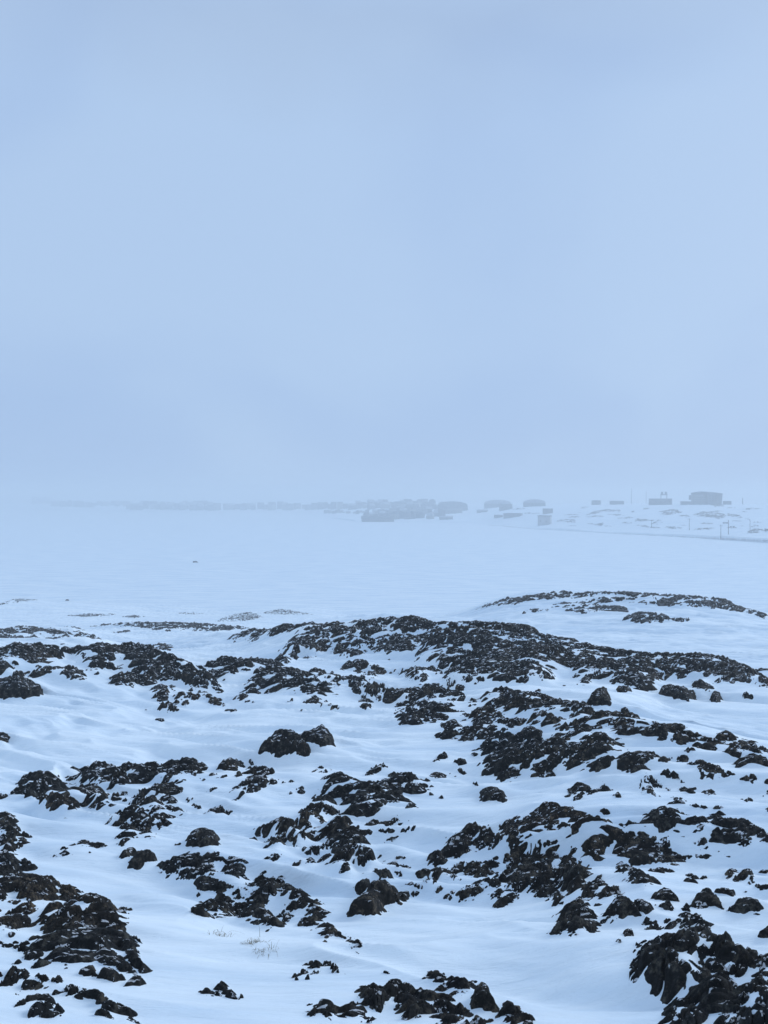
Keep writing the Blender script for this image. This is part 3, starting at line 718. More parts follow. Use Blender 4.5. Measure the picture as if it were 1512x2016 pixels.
T(O, "stepped rocks and curved fins right of the rock wing", OC, None, [
  "E@.9 928,350 1000,325 1060,320 1000,355 945,372", "E@.88 960,430 990,380 1060,330 1140,320 1190,287 1230,300 1200,335 1130,365 1080,350 1050,400 980,440", "E@.95 1210,330 1240,300 1290,290 1330,305 1355,350 1300,370 1230,355", "E@.9 1038,460 1060,430 1098,410 1060,470", "E@.95 1090,490 1110,460 1142,455 1120,500", "E@.8 862,408 890,395 945,420 945,432 890,418"], .35, .9, strike=.4, rmin=6.5, rmax=14)
T(O, "dark arch shaped outcrop with a flaky right end, right of the sloping boulder", OC, None, [
  "E 1168,500 1190,450 1250,410 1330,380 1410,400 1440,420 1440,450 1490,460 1512,490 1440,520 1415,545 1385,530 1385,480 1330,450 1290,465 1275,500 1235,490 1210,500"], .5, .95, strike=.2, rmin=6, rmax=13)
T(O, "thin stone bar in snow above the arch shaped outcrop", OC, None, ["E@.85 1160,380 1200,372 1285,385 1240,394 1180,392"], .2, .85, rmin=6.5, rmax=13)
T(O, "twin peaked dark outcrop left of the brown spined dome", OC, None, [
  "E 1040,240 1080,240 1110,160 1105,140 1180,110 1230,65 1260,58 1310,80 1360,125 1355,160 1300,170 1240,205 1260,232 1200,245 1090,252 1065,285 1030,275", "E@.9 1250,195 1300,178 1390,178 1330,195", "E 1375,150 1400,125 1425,140 1410,170 1385,172"], .5, .93, strike=.3, rmin=7, rmax=15)
# --- right: brown spined dome and neighbours
T(O, "large dark dome with a rusty brown spine, right of centre", OC, None, [
  "F@.8 -30,45 40,25 120,-12 230,-50 330,-46 430,5 520,30 640,60 660,102 800,150 940,218 1065,290 980,322 830,312 700,272 660,242 560,232 500,292 480,262 350,242 200,262 60,262 -20,232",
  "E@.85 1400,45 1440,35 1512,10 1512,200 1460,180 1450,130", "E@.8 1330,330 1340,285 1400,250 1450,225 1512,240 1512,265 1420,290 1370,335"], .6, .84, strike=-.35, rmin=7, rmax=16)
T(O, "dark slope of broken slabs running down right from the brown spined dome", OC, None, [
  "F@.88 640,342 650,300 720,318 785,358 855,400 835,432 770,422 720,402 690,372", "F@.8 835,340 870,330 942,340 900,352", "F@.95 750,400 790,385 830,415 800,432"], .4, .86, strike=-.4, rmin=6.5, rmax=13)
T(O, "black ribbed slab outcrop below the brown spined dome", OC, None, [
  "F 5,425 0,395 35,350 0,330 70,270 150,258 240,248 340,248 430,288 428,340 492,382 455,420 482,478 450,507 370,502 310,442 345,395 270,368 240,437 150,442 60,452",
  "E@.92 1400,380 1400,340 1450,315 1512,300 1512,430 1490,435 1470,405"], .5, .95, strike=.35, rmin=6, rmax=13)
T(O, "jagged dark flakes with snow gaps under the black ribbed slabs", OC, None, ["F@.9 168,477 230,440 272,428 300,480 322,537 270,527 220,492", "F 470,502 520,388 580,428 642,468 600,492"], .4, .92, strike=.4, rmin=6, rmax=12)
T(O, "pointed rock pile with a flat base, lower right of centre", OC, None, [
  "F@.93 268,692 330,640 305,600 340,540 380,520 430,498 480,540 502,562 505,592 552,650 450,692 370,712", "F@.9 550,642 560,600 600,578 637,620 580,657"], .45, .92, strike=.3, rmin=5.5, rmax=11)
T(BO, "smooth black boulder with a pale crack, right of the pointed pile", BC, None, ["F 568,572 620,508 660,487 712,515 785,610 690,613 620,592"], .5, .98, rmin=6, rmax=11)
T(BO, "knobby dark boulder right beside the smooth black boulder", BC, None, ["F 728,502 800,508 842,545 800,597 758,572"], .4, .93, rmin=6, rmax=11)
T(BO, "low domed boulder with snow streaks, above the right foreground mass", BC, None, ["F 828,492 880,449 932,450 985,495 1002,522 900,516"], .4, .97, rmin=6, rmax=12)
T(O, "small dark rocks under the low domed boulder", OC, None, ["F@.92 868,537 930,523 957,570 910,557", "F@.9 1003,557 1045,543 1047,572 1020,570"], .28, .9, rmin=6, rmax=11)
T(BO, "dark boulder with a flat wing of rock on its upper right", BC, None, ["F 1063,547 1100,470 1170,446 1212,480 1248,562 1200,547 1100,562", "F@.92 1198,455 1240,438 1325,450 1302,487 1240,467"], .5, .95, rmin=6, rmax=12)
T(BO, "rounded dark boulder in a snow collar near the right edge", BC, None, ["F 1278,562 1330,520 1410,488 1462,500 1472,547 1380,592 1310,582", "F@.9 1413,597 1445,585 1482,595 1450,602"], .5, .95, rmin=6, rmax=12)
T(O, "cluster of small broken rocks near the right edge, above the boulders", OC, None, [
  "F@.85 1258,347 1320,338 1332,370 1390,333 1412,350 1432,410 1402,422 1370,390 1310,397", "F@.9 1455,350 1480,338 1540,343 1540,362", "F@.9 1438,422 1540,428 1540,478 1480,472", "F@.9 1370,462 1385,450 1400,460 1385,468"], .3, .86, rmin=6.5, rmax=13)
T(O, "small dark block and chips below the brown dome's slab slope", OC, None, ["F@.92 1038,402 1050,363 1112,385 1080,407", "F@.8 1118,388 1135,372 1155,370 1140,385"], .28, .9, rmin=6.5, rmax=13)
T(O, "wide rugged dark dome by the right edge, behind the cluster of broken rocks", OC, None, [
  "F@.86 682,70 730,38 820,33 840,-5 900,-14 980,-10 1060,22 1160,27 1230,8 1290,28 1400,45 1412,75 1530,140 1530,162 1430,152 1350,172 1290,202 1200,182 1120,172 1050,132 1020,147 960,152 880,147 760,102"], .55, .88, strike=-.25, rmin=7.5, rmax=16)
T(O, "low rock shelf on snow just under the wide rugged dome", OC, None, ["F@.82 980,237 1040,218 1100,240 1150,238 1220,218 1305,268 1150,267"], .3, .82, strike=-.3, rmin=7, rmax=14)
T(O, "small dark crags between the pointed pile and the right foreground mass", OC, None, ["F@.9 788,652 800,623 842,640 880,613 935,620 870,652 860,682 800,685"], .3, .88, rmin=5.5, rmax=10)
for lab, p in (("small square stone between the pointed pile and the right mass", "F 673,692 720,683 732,712 680,722"), ("thin stone sliver left of the small square stone", "F 612,741 660,745 652,758"), ("tiny triangular stone below the small square stone", "F 738,777 745,753 772,770")):
    T(ST, lab, SC_, "little stones in the snow", [p], .14, .95, rmin=5, rmax=10)
T(BO, "dark rounded rock cut by the right edge above the right foreground mass", BC, None, ["F 1458,712 1490,673 1540,663 1540,737"], .4, .95, rmin=5.5, rmax=10)
T(O, "large black craggy outcrop in the lower right corner", OC, None, [
  "F 758,942 770,810 800,788 838,800 850,743 950,738 1060,688 1080,658 1160,678 1212,728 1280,738 1380,788 1468,887 1360,862 1260,790 1150,760 1120,822 1080,862 1130,922 1200,962 1252,1032 1322,1112 1220,1152 1130,1152 1080,1112 990,1092 940,1052 962,1012 890,992 868,952",
  "F@.92 918,672 1000,628 1040,598 1090,598 1142,650 1147,672 1080,662 1000,672"], .6, .94, strike=.3, rmin=4.6, rmax=10)
T(O, "angular dark blocks in the snow pocket of the lower right crag", OC, None, ["F@.9 1088,832 1140,808 1182,850 1130,872", "F@.88 1158,892 1220,848 1280,818 1342,890 1332,942 1270,912", "F@.95 1178,932 1220,908 1267,920 1262,947 1220,967", "F@.9 1250,975 1275,962 1292,980 1268,992"], .3, .9, rmin=4.8, rmax=9)
T(O, "black crumbling rock mass in the extreme lower right corner", OC, None, ["F@.85 1328,1102 1340,1048 1400,1018 1420,985 1540,960 1540,1260 1400,1260 1370,1132", "F@.75 1430,900 1460,850 1540,820 1540,942 1440,972 1470,902"], .5, .85, rmin=4.4, rmax=9)
T(O, "dark rock knobs at the bottom edge under the lower right crag", OC, None, ["F@.92 925,1260 940,1138 980,1098 1080,1118 1125,1200 1100,1260", "F@.9 1225,1260 1250,1138 1290,1128 1352,1150 1375,1260"], .4, .92, rmin=4.2, rmax=8)
# --- bottom centre
T(O, "black arch of rock at the bottom edge, left part of the bottom outcrop", OC, None, [
  "E 310,1155 380,1098 420,1108 490,1158 560,1123 600,1078 645,1033 648,988 692,983 702,1010 800,973 893,990 897,1010 830,1012 810,1042 870,1030 922,1008 928,1047 860,1052 750,1082 690,1132 645,1112 630,1167 560,1192 480,1240 370,1240 340,1182"], .42, .96, strike=.3, rmin=4.2, rmax=8.5, edge=.08)
T(O, "thick dark rock arm at the bottom, between the arch and the egg shaped boulder", OC, None, [
  "E 848,1112 858,1060 920,1038 960,1033 1060,1063 1100,1058 1195,1130 1150,1142 1100,1122 990,1102 1010,1150 1095,1190 1060,1202 960,1172 900,1162"], .4, .96, strike=-.2, rmin=4.2, rmax=8.5, edge=.08)
T(O, "chain of dark knobs climbing left from the egg shaped boulder", OC, None, [
  "E 1008,918 1060,924 1100,963 1150,958 1242,980 1240,1002 1190,1032 1203,1082 1150,1102 1138,1040 1180,1012 1085,1002 1100,972 1040,962"], .32, .93, strike=-.3, rmin=4.6, rmax=9, edge=.07)
T(BO, "egg shaped black boulder standing at the bottom edge right of centre", BC, None, ["E 1238,1152 1240,1060 1265,1013 1305,992 1347,1020 1378,1085 1388,1152 1340,1172 1280,1162"], .55, .99, rmin=4.3, rmax=8.5, edge=.08)
T(BO, "dark ridged rock right of the egg shaped boulder at the bottom edge", BC, None, ["E 1393,1132 1440,1093 1480,1108 1525,1150 1560,1190 1570,1240 1420,1240"], .4, .96, rmin=4.2, rmax=8.5, edge=.08)
T(O, "black rocks cut by the bottom edge below the egg shaped boulder", OC, None, ["E 1085,1240 1090,1178 1150,1148 1215,1148 1250,1180 1300,1178 1345,1240", "E@.9 590,1240 620,1190 650,1195 690,1240", "F 0,1100 40,1138 90,1188 190,1240 0,1260 -40,1200"], .35, .96, rmin=4.1, rmax=8, edge=.08)
T(O, "three thin black slivers on the snow left of the bottom arch", OC, None, ["E 298,872 350,853 392,870 370,887", "E@.9 390,860 450,865 512,932 450,902", "E@.85 218,947 270,920 325,903 290,925", "E@.9 308,932 345,915 382,903 360,922", "E@.9 224,960 245,952 262,960 245,967", "E@.9 290,955 310,950 325,957 305,962"], .22, .93, strike=.5, rmin=5, rmax=9, edge=.06)
for lab, p in (("pair of tiny chips on smooth snow above the bottom arch", "E@.9 733,912 750,906 787,920 770,928"), ("tiny chip just above the bottom arch's left end", "E@.9 498,1032 515,1024 527,1022 510,1036"), ("small dark chip on snow below the diagonal rock fence", "E@.9 378,785 385,778 397,785 388,790"), ("tiny chip low on the snow under the diagonal rock fence", "E@.9 493,838 515,832 542,842 520,844")):
    T(ST, lab, SC_, "little stones in the snow", [p], .08, .95, rmin=5, rmax=10, edge=.05)
# --- the diagonal fence of rocks, lower left of centre
T(O, "long black rock fence running diagonally down right, lower left of centre", OC, None, [
  "E 0,402 40,368 120,393 200,428 260,453 332,500 405,572 360,572 300,542 260,547 222,562 178,617 198,560 218,512 178,472 140,432 100,492 60,512 20,527 3,490 30,460 3,422",
  "E@.95 283,632 300,580 340,558 382,600 350,642 310,647", "E@.93 343,657 380,618 440,648 500,690 605,762 540,722 480,702 442,702 393,752 408,690 370,672", "E@.9 538,742 577,762 565,792", "E@.85 578,792 605,800 637,827 600,812",
  "E@.9 253,652 270,608 277,650", "E@.9 133,602 150,580 172,566 160,592"], .38, .95, strike=-.6, rmin=5.2, rmax=10.5, edge=.09)
T(O, "dark tapering outcrop with a long snow streak, left of the diagonal fence", OC, None, [
  "D 1143,572 1170,518 1220,493 1230,458 1272,458 1330,508 1400,538 1520,580 1545,600 1600,640 1570,655 1520,632 1440,612 1320,577 1230,577"], .45, .96, strike=-.3, rmin=5.5, rmax=10.5, edge=.09)
T(O, "small upright stones between the tapering outcrop and the diagonal fence", OC, None, ["D 1333,462 1365,446 1372,490 1340,492", "D@.9 1368,482 1420,483 1422,507", "D@.95 1463,502 1490,453 1530,458 1530,535 1480,532", "D@.9 1450,402 1490,368 1520,373 1520,440 1470,425", "D@.8 1348,425 1390,424 1432,445 1400,444"], .28, .93, rmin=6, rmax=11, edge=.07)
T(BO, "square black boulder below the low row of rounded rocks", BC, None, ["D 1117,380 1150,358 1210,360 1260,395 1337,415 1262,437 1230,452 1170,457 1128,442", "D 1120,472 1138,450 1152,475 1130,487"], .42, .98, rmin=6, rmax=11, edge=.08)
T(O, "long low row of rounded black rocks, left of the lower centre mass", OC, None, [
  "D 912,302 980,266 1002,280 990,332 950,337", "D 988,337 998,280 1060,243 1120,243 1148,270 1112,357 1030,362", "D 1138,282 1180,248 1220,248 1290,278 1392,320 1407,377 1330,362 1268,367 1278,310 1210,312 1160,322", "D 1133,330 1170,320 1217,335 1205,357 1140,352"], .42, .97, strike=-.3, rmin=6.3, rmax=12, edge=.08)
T(BO, "black boulder with a white snow crack, above the row of rounded rocks", BC, None, ["D 1058,192 1075,140 1120,108 1180,103 1232,120 1253,187 1160,207"], .5, .98, rmin=7, rmax=13)
T(ST, "small flaky stone left of the boulder with the white crack", SC_, None, ["D@.8 998,188 1020,172 1045,168 1030,186"], .15, .85, rmin=7, rmax=13)
T(BO, "small boulder pair with a snow gap, left of the row of rounded rocks", BC, None, ["D 688,257 720,213 770,203 782,220 740,252 700,265", "D 733,312 750,270 800,218 870,223 902,260 840,277 790,317"], .42, .98, rmin=6.6, rmax=12.5, edge=.09)
T(O, "split dome of grey brown rock with flakes at its foot, left of centre", OC, None, [
  "A 648,1217 700,1155 762,1131 820,1150 832,1170 780,1217 745,1242 720,1262 658,1227", "A 783,1237 850,1160 900,1136 950,1150 1007,1175 980,1212 920,1247 800,1277", "D@.7 673,132 720,100 760,80 800,110 905,120 860,150 770,150 700,182"], .5, .96, strike=.4, rmin=7.4, rmax=14.5)
# --- left mid mass above the split dome
T(O, "row of rounded black domes along the near edge of the snowfield", OC, None, [
  "A 118,982 180,950 250,948 290,955 332,990 362,1010 300,1042 220,1070 138,1064 130,1030 160,985", "A@.9 388,967 470,950 478,918 540,898 650,903 670,930 680,903 740,883 792,910 850,888 880,903 940,898 950,864 977,868 1002,900 1040,868 1100,878 1140,873 1182,920 1100,937 1020,942 950,992 900,962 860,977 760,992 660,1002 620,987 560,992 480,1002 430,997"], .5, .92, strike=.1, rmin=10, rmax=21)
T(O, "broken rocks and snow gaps below the row of black domes, at left", OC, None, [
  "A@.75 228,1082 290,1058 350,1040 420,1030 500,1000 590,1010 632,1040 600,1072 652,1130 560,1152 480,1132 420,1152 410,1182 340,1172 280,1142 228,1112", "A@.8 640,1085 680,1070 725,1095 690,1100", "A@.8 620,1065 700,1050 730,1060 670,1070"], .4, .78, strike=.1, rmin=9, rmax=19)
T(O, "greenish dark outcrop with thin snow ledges below the domes' right end", OC, None, [
  "A@.8 758,1112 830,1050 900,1013 1000,1008 1090,1003 1112,1030 1090,1062 1142,1090 1060,1102 960,1092 930,1107 850,1127", "A@.72 938,992 970,960 1080,930 1170,938 1295,950 1270,972 1180,987 1100,972 1050,1002", "A@.75 1118,1072 1180,1000 1227,998 1232,1020 1190,1052"], .4, .8, strike=.35, rmin=9, rmax=19)
T(BO, "single rounded boulder at the right end of the row of domes", BC, None, ["A 1243,912 1280,868 1340,851 1377,865 1382,890 1350,922 1290,927"], .5, .97, rmin=10, rmax=20)
T(ST, "small upright stone right of the single rounded boulder", SC_, None, ["A 1423,862 1438,851 1450,880 1435,895"], .3, .97, rmin=10, rmax=20)
T(O, "slanting rock blades on snow right of the row of domes", OC, None, ["A@.75 1303,1082 1370,1008 1440,968 1520,958 1520,1012 1440,1042 1360,1077", "B@.8 -20,915 60,903 120,928 132,952 60,957 -20,950", "B@.7 -20,965 50,960 125,987 60,1002 -20,990", "B@.6 160,992 200,985 240,984 200,994", "A@.8 1345,955 1365,930 1390,940 1365,960"], .35, .78, strike=.45, rmin=9, rmax=18)
T(O, "low dark rock dot on snow right of the split dome", OC, None, ["A@.88 1178,1162 1230,1136 1300,1160 1240,1182"], .22, .9, rmin=8, rmax=16)
T(O, "thin rock flakes lying on snow around the split dome", OC, None, ["A@.7 958,1146 1000,1138 1085,1163 1030,1164", "A@.7 1078,1122 1110,1118 1165,1140 1110,1142", "A@.65 608,1177 660,1165 702,1148 670,1172"], .15, .72, strike=.3, rmin=8, rmax=16)
T(O, "small rock clump cut by the left edge of the snowfield", OC, None, ["A@.85 -40,705 20,710 42,750 0,782 -40,780"], .3, .85, rmin=13, rmax=26)
T(ST, "thin rock flake at the left edge below the snowfield", SC_, None, ["A@.8 -30,1085 25,1060 65,1033 30,1070 -30,1100", "A@.8 -30,1050 20,1052 0,1065"], .15, .85, strike=.5, rmin=9, rmax=18)
for lab, p in (("tiny stone alone on the wide snowfield", "A 823,573 835,568 847,575 835,580"), ("pair of tiny stones on the snowfield below the trailing rocks", "A@.9 888,625 915,622 942,635 925,645 905,632"), ("string of pebbles on snow right of the trailing rocks", "A@.75 1288,578 1320,570 1355,576 1320,588")):
    T(ST, lab, SC_, "little stones in the snow", [p], .12, .9, rmin=12, rmax=30)
# --- lower left
T(O, "black rock column at the left edge below the smooth snow", OC, None, ["D -40,0 50,8 87,40 122,100 158,190 92,192 80,232 20,227 -40,150"], .5, .92, strike=.3, rmin=7, rmax=15)
T(O, "brown black rounded rock at the left edge above the big left slab mass", OC, None, ["D -40,240 60,248 130,310 157,357 60,357 -40,362", "D@.92 108,287 140,268 203,320 150,302"], .45, .97, rmin=6, rmax=13)
T(O, "big brown mottled rock mass at the left edge", OC, None, [
  "D@.93 -40,392 0,390 100,341 212,395 225,383 280,368 342,393 352,430 400,428 428,470 405,527 370,502 340,472 300,502 220,492 150,532 100,482 60,432 20,502 -40,482",
  "D@.9 408,532 430,493 510,503 500,480 530,463 560,488 590,498 652,535 662,560 692,620 745,692 700,702 560,682 430,672 240,657 198,600 260,560 330,518 400,582 440,572 510,562",
  "D@.72 -40,530 60,500 180,540 160,582 20,582 -40,580", "D@.78 -40,622 130,588 230,598 200,642 100,662 -40,682", "D@.8 -40,712 90,678 60,732 -40,767", "D@.75 28,762 120,713 262,703 160,742 130,767"], .5, .9, strike=.35, rmin=5.5, rmax=11)
T(SL, "huge smooth dark slab with a long snow ledge, at the lower left", "rock slab", None, [
  "D 138,797 240,723 430,673 620,688 742,708 772,760 828,912 760,872 700,762 640,772 620,787 400,782 250,792",
  "D@.96 288,852 278,810 300,780 520,792 640,792 700,842 775,917 700,907 560,852 500,862 420,862 350,857", "D@.9 738,702 780,708 815,750 780,730"], .6, .97, strike=.1, rmin=5, rmax=9.5, edge=.09)
T(O, "dark rock stubs left of and below the huge smooth slab", OC, None, ["D@.95 98,772 125,743 152,755 150,792 110,792", "D@.92 93,867 180,798 262,808 262,892 220,892 200,852 120,867", "D@.85 328,885 365,868 402,895 360,902"], .3, .92, strike=.4, rmin=5, rmax=9, edge=.08)
T(BO, "small round black boulder below the huge smooth slab", BC, None, ["D 448,912 500,878 547,883 552,937 480,937"], .35, .98, rmin=5, rmax=9, edge=.07)
T(BO, "brownish boulder right of the small round one under the huge slab", BC, None, ["D 568,932 590,883 650,903 690,943 722,955 650,977"], .35, .96, rmin=5, rmax=9, edge=.07)
T(BO, "forked dark rock at the right end of the boulder row under the huge slab", BC, None, ["D 688,1002 740,953 812,943 835,965 800,992 730,1017"], .3, .94, rmin=5, rmax=9, edge=.07)
T(O, "leaning rock fins with snow between them, in the lower left corner", OC, None, [
  "D@.95 0,987 60,928 110,906 162,913 120,962 60,987", "D@.93 218,942 250,928 282,960 250,972", "D@.92 88,1042 130,983 240,976 252,1002 140,1022", "D@.75 73,1117 140,1070 210,1043 292,1043 160,1087", "D@.9 133,1202 200,1098 250,1058 312,1080 250,1132 190,1182", "D@.88 248,1202 330,1123 367,1150 290,1202",
  "D@.7 308,1042 360,1010 425,993 370,1030", "D@.85 373,1052 430,1008 452,1020 400,1057", "D@.8 -30,925 0,915 30,935 -30,945", "D@.85 300,965 330,940 355,965 330,972"], .3, .9, strike=.55, rmin=4.2, rmax=8.5, edge=.07)
T(O, "diagonal rock spine running to the bottom edge, lower left", OC, None, ["D@.92 443,1002 500,983 540,998 600,1048 662,1110 740,1158 785,1202 720,1212 680,1172 600,1240 550,1240 538,1160 568,1110 538,1052 470,1022", "D 330,1240 400,1178 470,1161 532,1190 540,1240"], .4, .92, strike=-.6, rmin=4.2, rmax=8.5, edge=.07)
T(O, "flaky pebbles on smooth snow right of the diagonal spine", OC, None, ["D@.65 748,1142 790,1130 820,1123 837,1140 780,1162", "D@.7 830,1178 860,1172 890,1190 850,1190"], .12, .68, rmin=4.4, rmax=8, edge=.06)
T(O, "small ragged rock with a dark tooth, alone on snow at bottom left of centre", OC, None, ["D@.7 1148,1022 1220,1028 1292,1075 1240,1062 1170,1047", "D@.95 1238,1002 1270,978 1300,998 1348,1067 1310,1052 1260,1032", "D@.9 1363,1072 1378,1053 1393,1060"], .25, .85, strike=-.4, rmin=4.6, rmax=8.5, edge=.06)
T(ST, "small leaf shaped stone right of the big brown mass", SC_, None, ["D@.9 688,548 710,536 757,558 712,564"], .15, .93, rmin=5.5, rmax=11, edge=.06)
T(O, "thin dark slabs lying flat on smooth snow at left", OC, None, ["D@.9 403,187 460,168 527,170 480,192", "D@.85 453,214 490,195 520,181 615,187 500,202", "D@.92 293,257 340,220 308,205 380,200 402,235 340,240", "D@.9 400,245 415,238 427,246 412,250", "D@.85 503,230 525,224 552,230 530,235"], .2, .9, strike=.3, rmin=7, rmax=13.5, edge=.07)

# --- rock patches across the bay
FP = "dark rock patches on the far hillside"
fl = {}
J_P = ["J 0,345 60,328 230,340 100,358", "J 78,374 190,372 222,387 150,392", "J 288,442 350,408 482,430 380,442", "J 148,412 200,405 285,413 220,418", "J 518,352 600,340 700,325 742,360 640,382 560,387", "J 718,382 790,378 815,395 760,408",
  "J 838,382 900,350 1040,343 1122,370 1142,397 1080,422 980,407 900,402", "J 1148,367 1200,370 1285,390 1230,402 1160,397", "J 598,492 700,483 765,500 650,512", "J 838,507 900,498 1045,495 1000,507 850,517", "J 428,492 500,484 565,500 480,502",
  "J 1285,332 1330,322 1380,316 1460,325 1340,337", "J 1128,320 1180,312 1235,318 1180,325", "J 975,290 1100,287 1125,305 1040,312", "J -10,462 20,452 45,460 10,472", "J 280,352 310,345 320,355 290,360", "J 380,330 420,322 440,330 400,336", "J 1140,488 1200,480 1230,500 1180,505",
  "I 1298,332 1390,290 1512,283 1400,317", "I 1298,347 1340,336 1425,338 1350,350", "I 1365,422 1400,405 1455,395 1440,427", "I 1148,347 1190,336 1245,348 1190,354", "I 488,352 530,332 572,345 540,357", "I 355,302 375,286 435,300 372,314", "I 658,282 700,268 805,273 720,281", "I 728,317 800,306 935,313 850,320", "I 1070,375 1100,366 1135,375 1100,380"]
qq = random.Random(11)
for _ in range(50):
    u, v = qq.uniform(1090, 1500), qq.uniform(998, 1044)
    w, hgt = qq.uniform(5, 16), qq.uniform(1.2, 3.2)
    J_P.append("J " + " ".join("%.0f,%.0f" % ((u - 1180 + dx * w) * 4.554, (v - 930 + dy * hgt) * 4.554) for dx, dy in ((-1, .2), (-.3, -.7), (.4, -.5), (1, .3), (.2, .6))))
for p in J_P:
    T("rock_patch", "low dark rock patch half buried in snow on the far hillside", "rock patch", FP, [p.replace(' ', '@.8 ', 1)], 1.1, .8, land=far, sc=3.5, rmin=740, rmax=1500, edge=6.0)
T("rubble_heap", "grey heap of rubble beside the far shore road at right", "rubble heap", None, ["J@.9 1325,548 1345,525 1375,510 1405,508 1432,545"], 4.5, .92, land=far, sc=4.0, rmin=740, rmax=1300, edge=3.0)
# ------------------------------------------------------------------ lay the outlines on the ground and raise the rock
def build_rocks(land, rocks, soft_cells):
    shape = land.Z.shape
    owner = np.full(shape, -1, np.int16)
    prot = np.full(shape, -9.0, np.float32)          # rock surface above the snow surface
    bulge = np.zeros(shape, np.float32)
    for k, R in enumerate(rocks):
        for s in R['polys']:
            cut, d, h, P = outline(s)
            d = R['d'] if d is None else d
            h = R['h'] if h is None else h
            mid = math.exp(land.hit(float(P[:, 0].mean()), float(P[:, 1].mean()), 0, R['rmin'], R['rmax'])[1])
            tall = (P[:, 1].max() - P[:, 1].min()) * mid / FPX        # apparent height of the outline in metres
            h = min(h, tall * (0.5 if R['cat'] in ('boulder', 'stone') else 0.17))
            fp = footprint(land, P, h * 0.62, R['rmin'], R['rmax'])
            sd = signed_dist(land, fp, 3)
            if sd is None: continue
            i0, i1, j0, j1, sd = sd
            x, y = land.X[i0:i1, j0:j1], land.Y[i0:i1, j0:j1]
            sc = R['sc'] * (min(1.0, max(0.33, mid / 24.0)) if land is near else 1.0)
            inner = float(sd.max())
            if inner <= 0.004: continue
            m = sd > -min(0.4 * sc, inner)
            xs, ys, sv = x[m], y[m], sd[m]
            size = min(1.0, inner / (0.6 * sc))
            hard = R['cat'] in ('boulder', 'stone', 'rock slab')
            D, low = rock_relief(xs, ys, sc * (0.35 + 0.65 * size), R['strike'])
            if hard: D *= 0.5
            core = sv > 0
            if core.sum() < 4: continue
            q = float(np.quantile(D[core], 1 - (min(d, .99) if hard else d * (0.74 if d > .8 else 0.66))))
            ew = R['edge'] if R['edge'] else min((0.16 if hard else 0.26) * sc, 0.5 * inner)
            ew = min(ew, 0.6 * inner)
            ragged = sv + ew * 0.8 * fbm(xs / (0.4 * sc), ys / (0.4 * sc), 91, 3) + 0.7 * ew
            e = np.clip(ragged / ew, -4, 1)
            dome = np.clip(sv / max(inner * 0.75, 1e-3), 0, 1)
            dome = np.sqrt(np.clip(1 - (1 - dome) ** 2, 0, 1))
            hh = h * dome
            share = 0.42 if hard else 0.14 if d > .9 else 0.08          # how much of the hump stands clear of the snow
            p = D - q + share * hh - (1 - e) * ((0.22 if hard else 0.13) * sc * (0.35 + 0.65 * size))
            if not hard:
                cs, sn_ = math.cos(R['strike']), math.sin(R['strike'])
                uu, ww = cs * xs + sn_ * ys, -sn_ * xs + cs * ys
                p -= np.clip(fbm(uu / (2.6 * sc), ww / (0.8 * sc), 131, 3) * 1.5 - 0.1, -0.25, 1) * (0.11 if d < .9 else 0.05) * sc
            # the snow rises with the rock under it
            bl = np.zeros(sd.shape, np.float32); bl[m] = (0.95 - share) * hh + np.clip(low + 0.04 * sc, 0, 1) * np.clip(sv / (1.5 * ew), 0, 1) * (0.2 if hard else 0.9)
            bulge[i0:i1, j0:j1] = np.maximum(bulge[i0:i1, j0:j1], bl)
            pp = np.full(sd.shape, -9.0, np.float32); pp[m] = p
            win = pp > prot[i0:i1, j0:j1]
            prot[i0:i1, j0:j1] = np.where(win, pp, prot[i0:i1, j0:j1])
            ow = owner[i0:i1, j0:j1]; ow[win] = k
    soft = gblur(bulge, soft_cells)
    return owner, prot, soft

def link_rocks(land, rocks, owner, prot, depth):
    Z = land.Z + prot
    nr = Z.shape[1]
    # a cell belongs to the rock of its first corner with rock in it
    c = prot[:-1, :-1]
    top = np.maximum(np.maximum(prot[:-1, :-1], prot[1:, :-1]), np.maximum(prot[:-1, 1:], prot[1:, 1:]))
    low = np.minimum(np.minimum(prot[:-1, :-1], prot[1:, :-1]), np.minimum(prot[:-1, 1:], prot[1:, 1:]))
    for k, R in enumerate(rocks):
        cells = (owner[:-1, :-1] == k) & (low > -8)
        dp = depth * R['sc']
        cells &= top > -dp
        ci, cj = np.nonzero(cells)
        if len(ci) == 0:
            print("EMPTY", R['label']); continue
        F = np.stack([ci * nr + cj, (ci + 1) * nr + cj, (ci + 1) * nr + cj + 1, ci * nr + cj + 1], -1)
        idx, inv = np.unique(F, return_inverse=True)
        V = np.stack([land.X.ravel()[idx], land.Y.ravel()[idx], np.maximum(Z.ravel()[idx], land.Z.ravel()[idx] - 1.2 * R['sc']) + EYE], -1)
        org = (float(V[:, 0].mean()), float(V[:, 1].mean()), float(V[:, 2].min()))
        o = mesh_from(R['name'], V, inv.reshape(F.shape), M_ROCK, smooth=False, origin=org)
        tag(o, R['label'], R['cat'], R['group'])

near_rocks = [R for R in ROCKS if R['land'] is near]
far_rocks = [R for R in ROCKS if R['land'] is far]
own_n, prot_n, bulge_n = build_rocks(near, near_rocks, 6)
near.Z = near.Z + bulge_n
own_f, prot_f, bulge_f = build_rocks(far, far_rocks, 4)
far.Z = far.Z + bulge_f
link_rocks(near, near_rocks, own_n, prot_n, 0.22)
link_rocks(far, far_rocks, own_f, prot_f, 0.3)

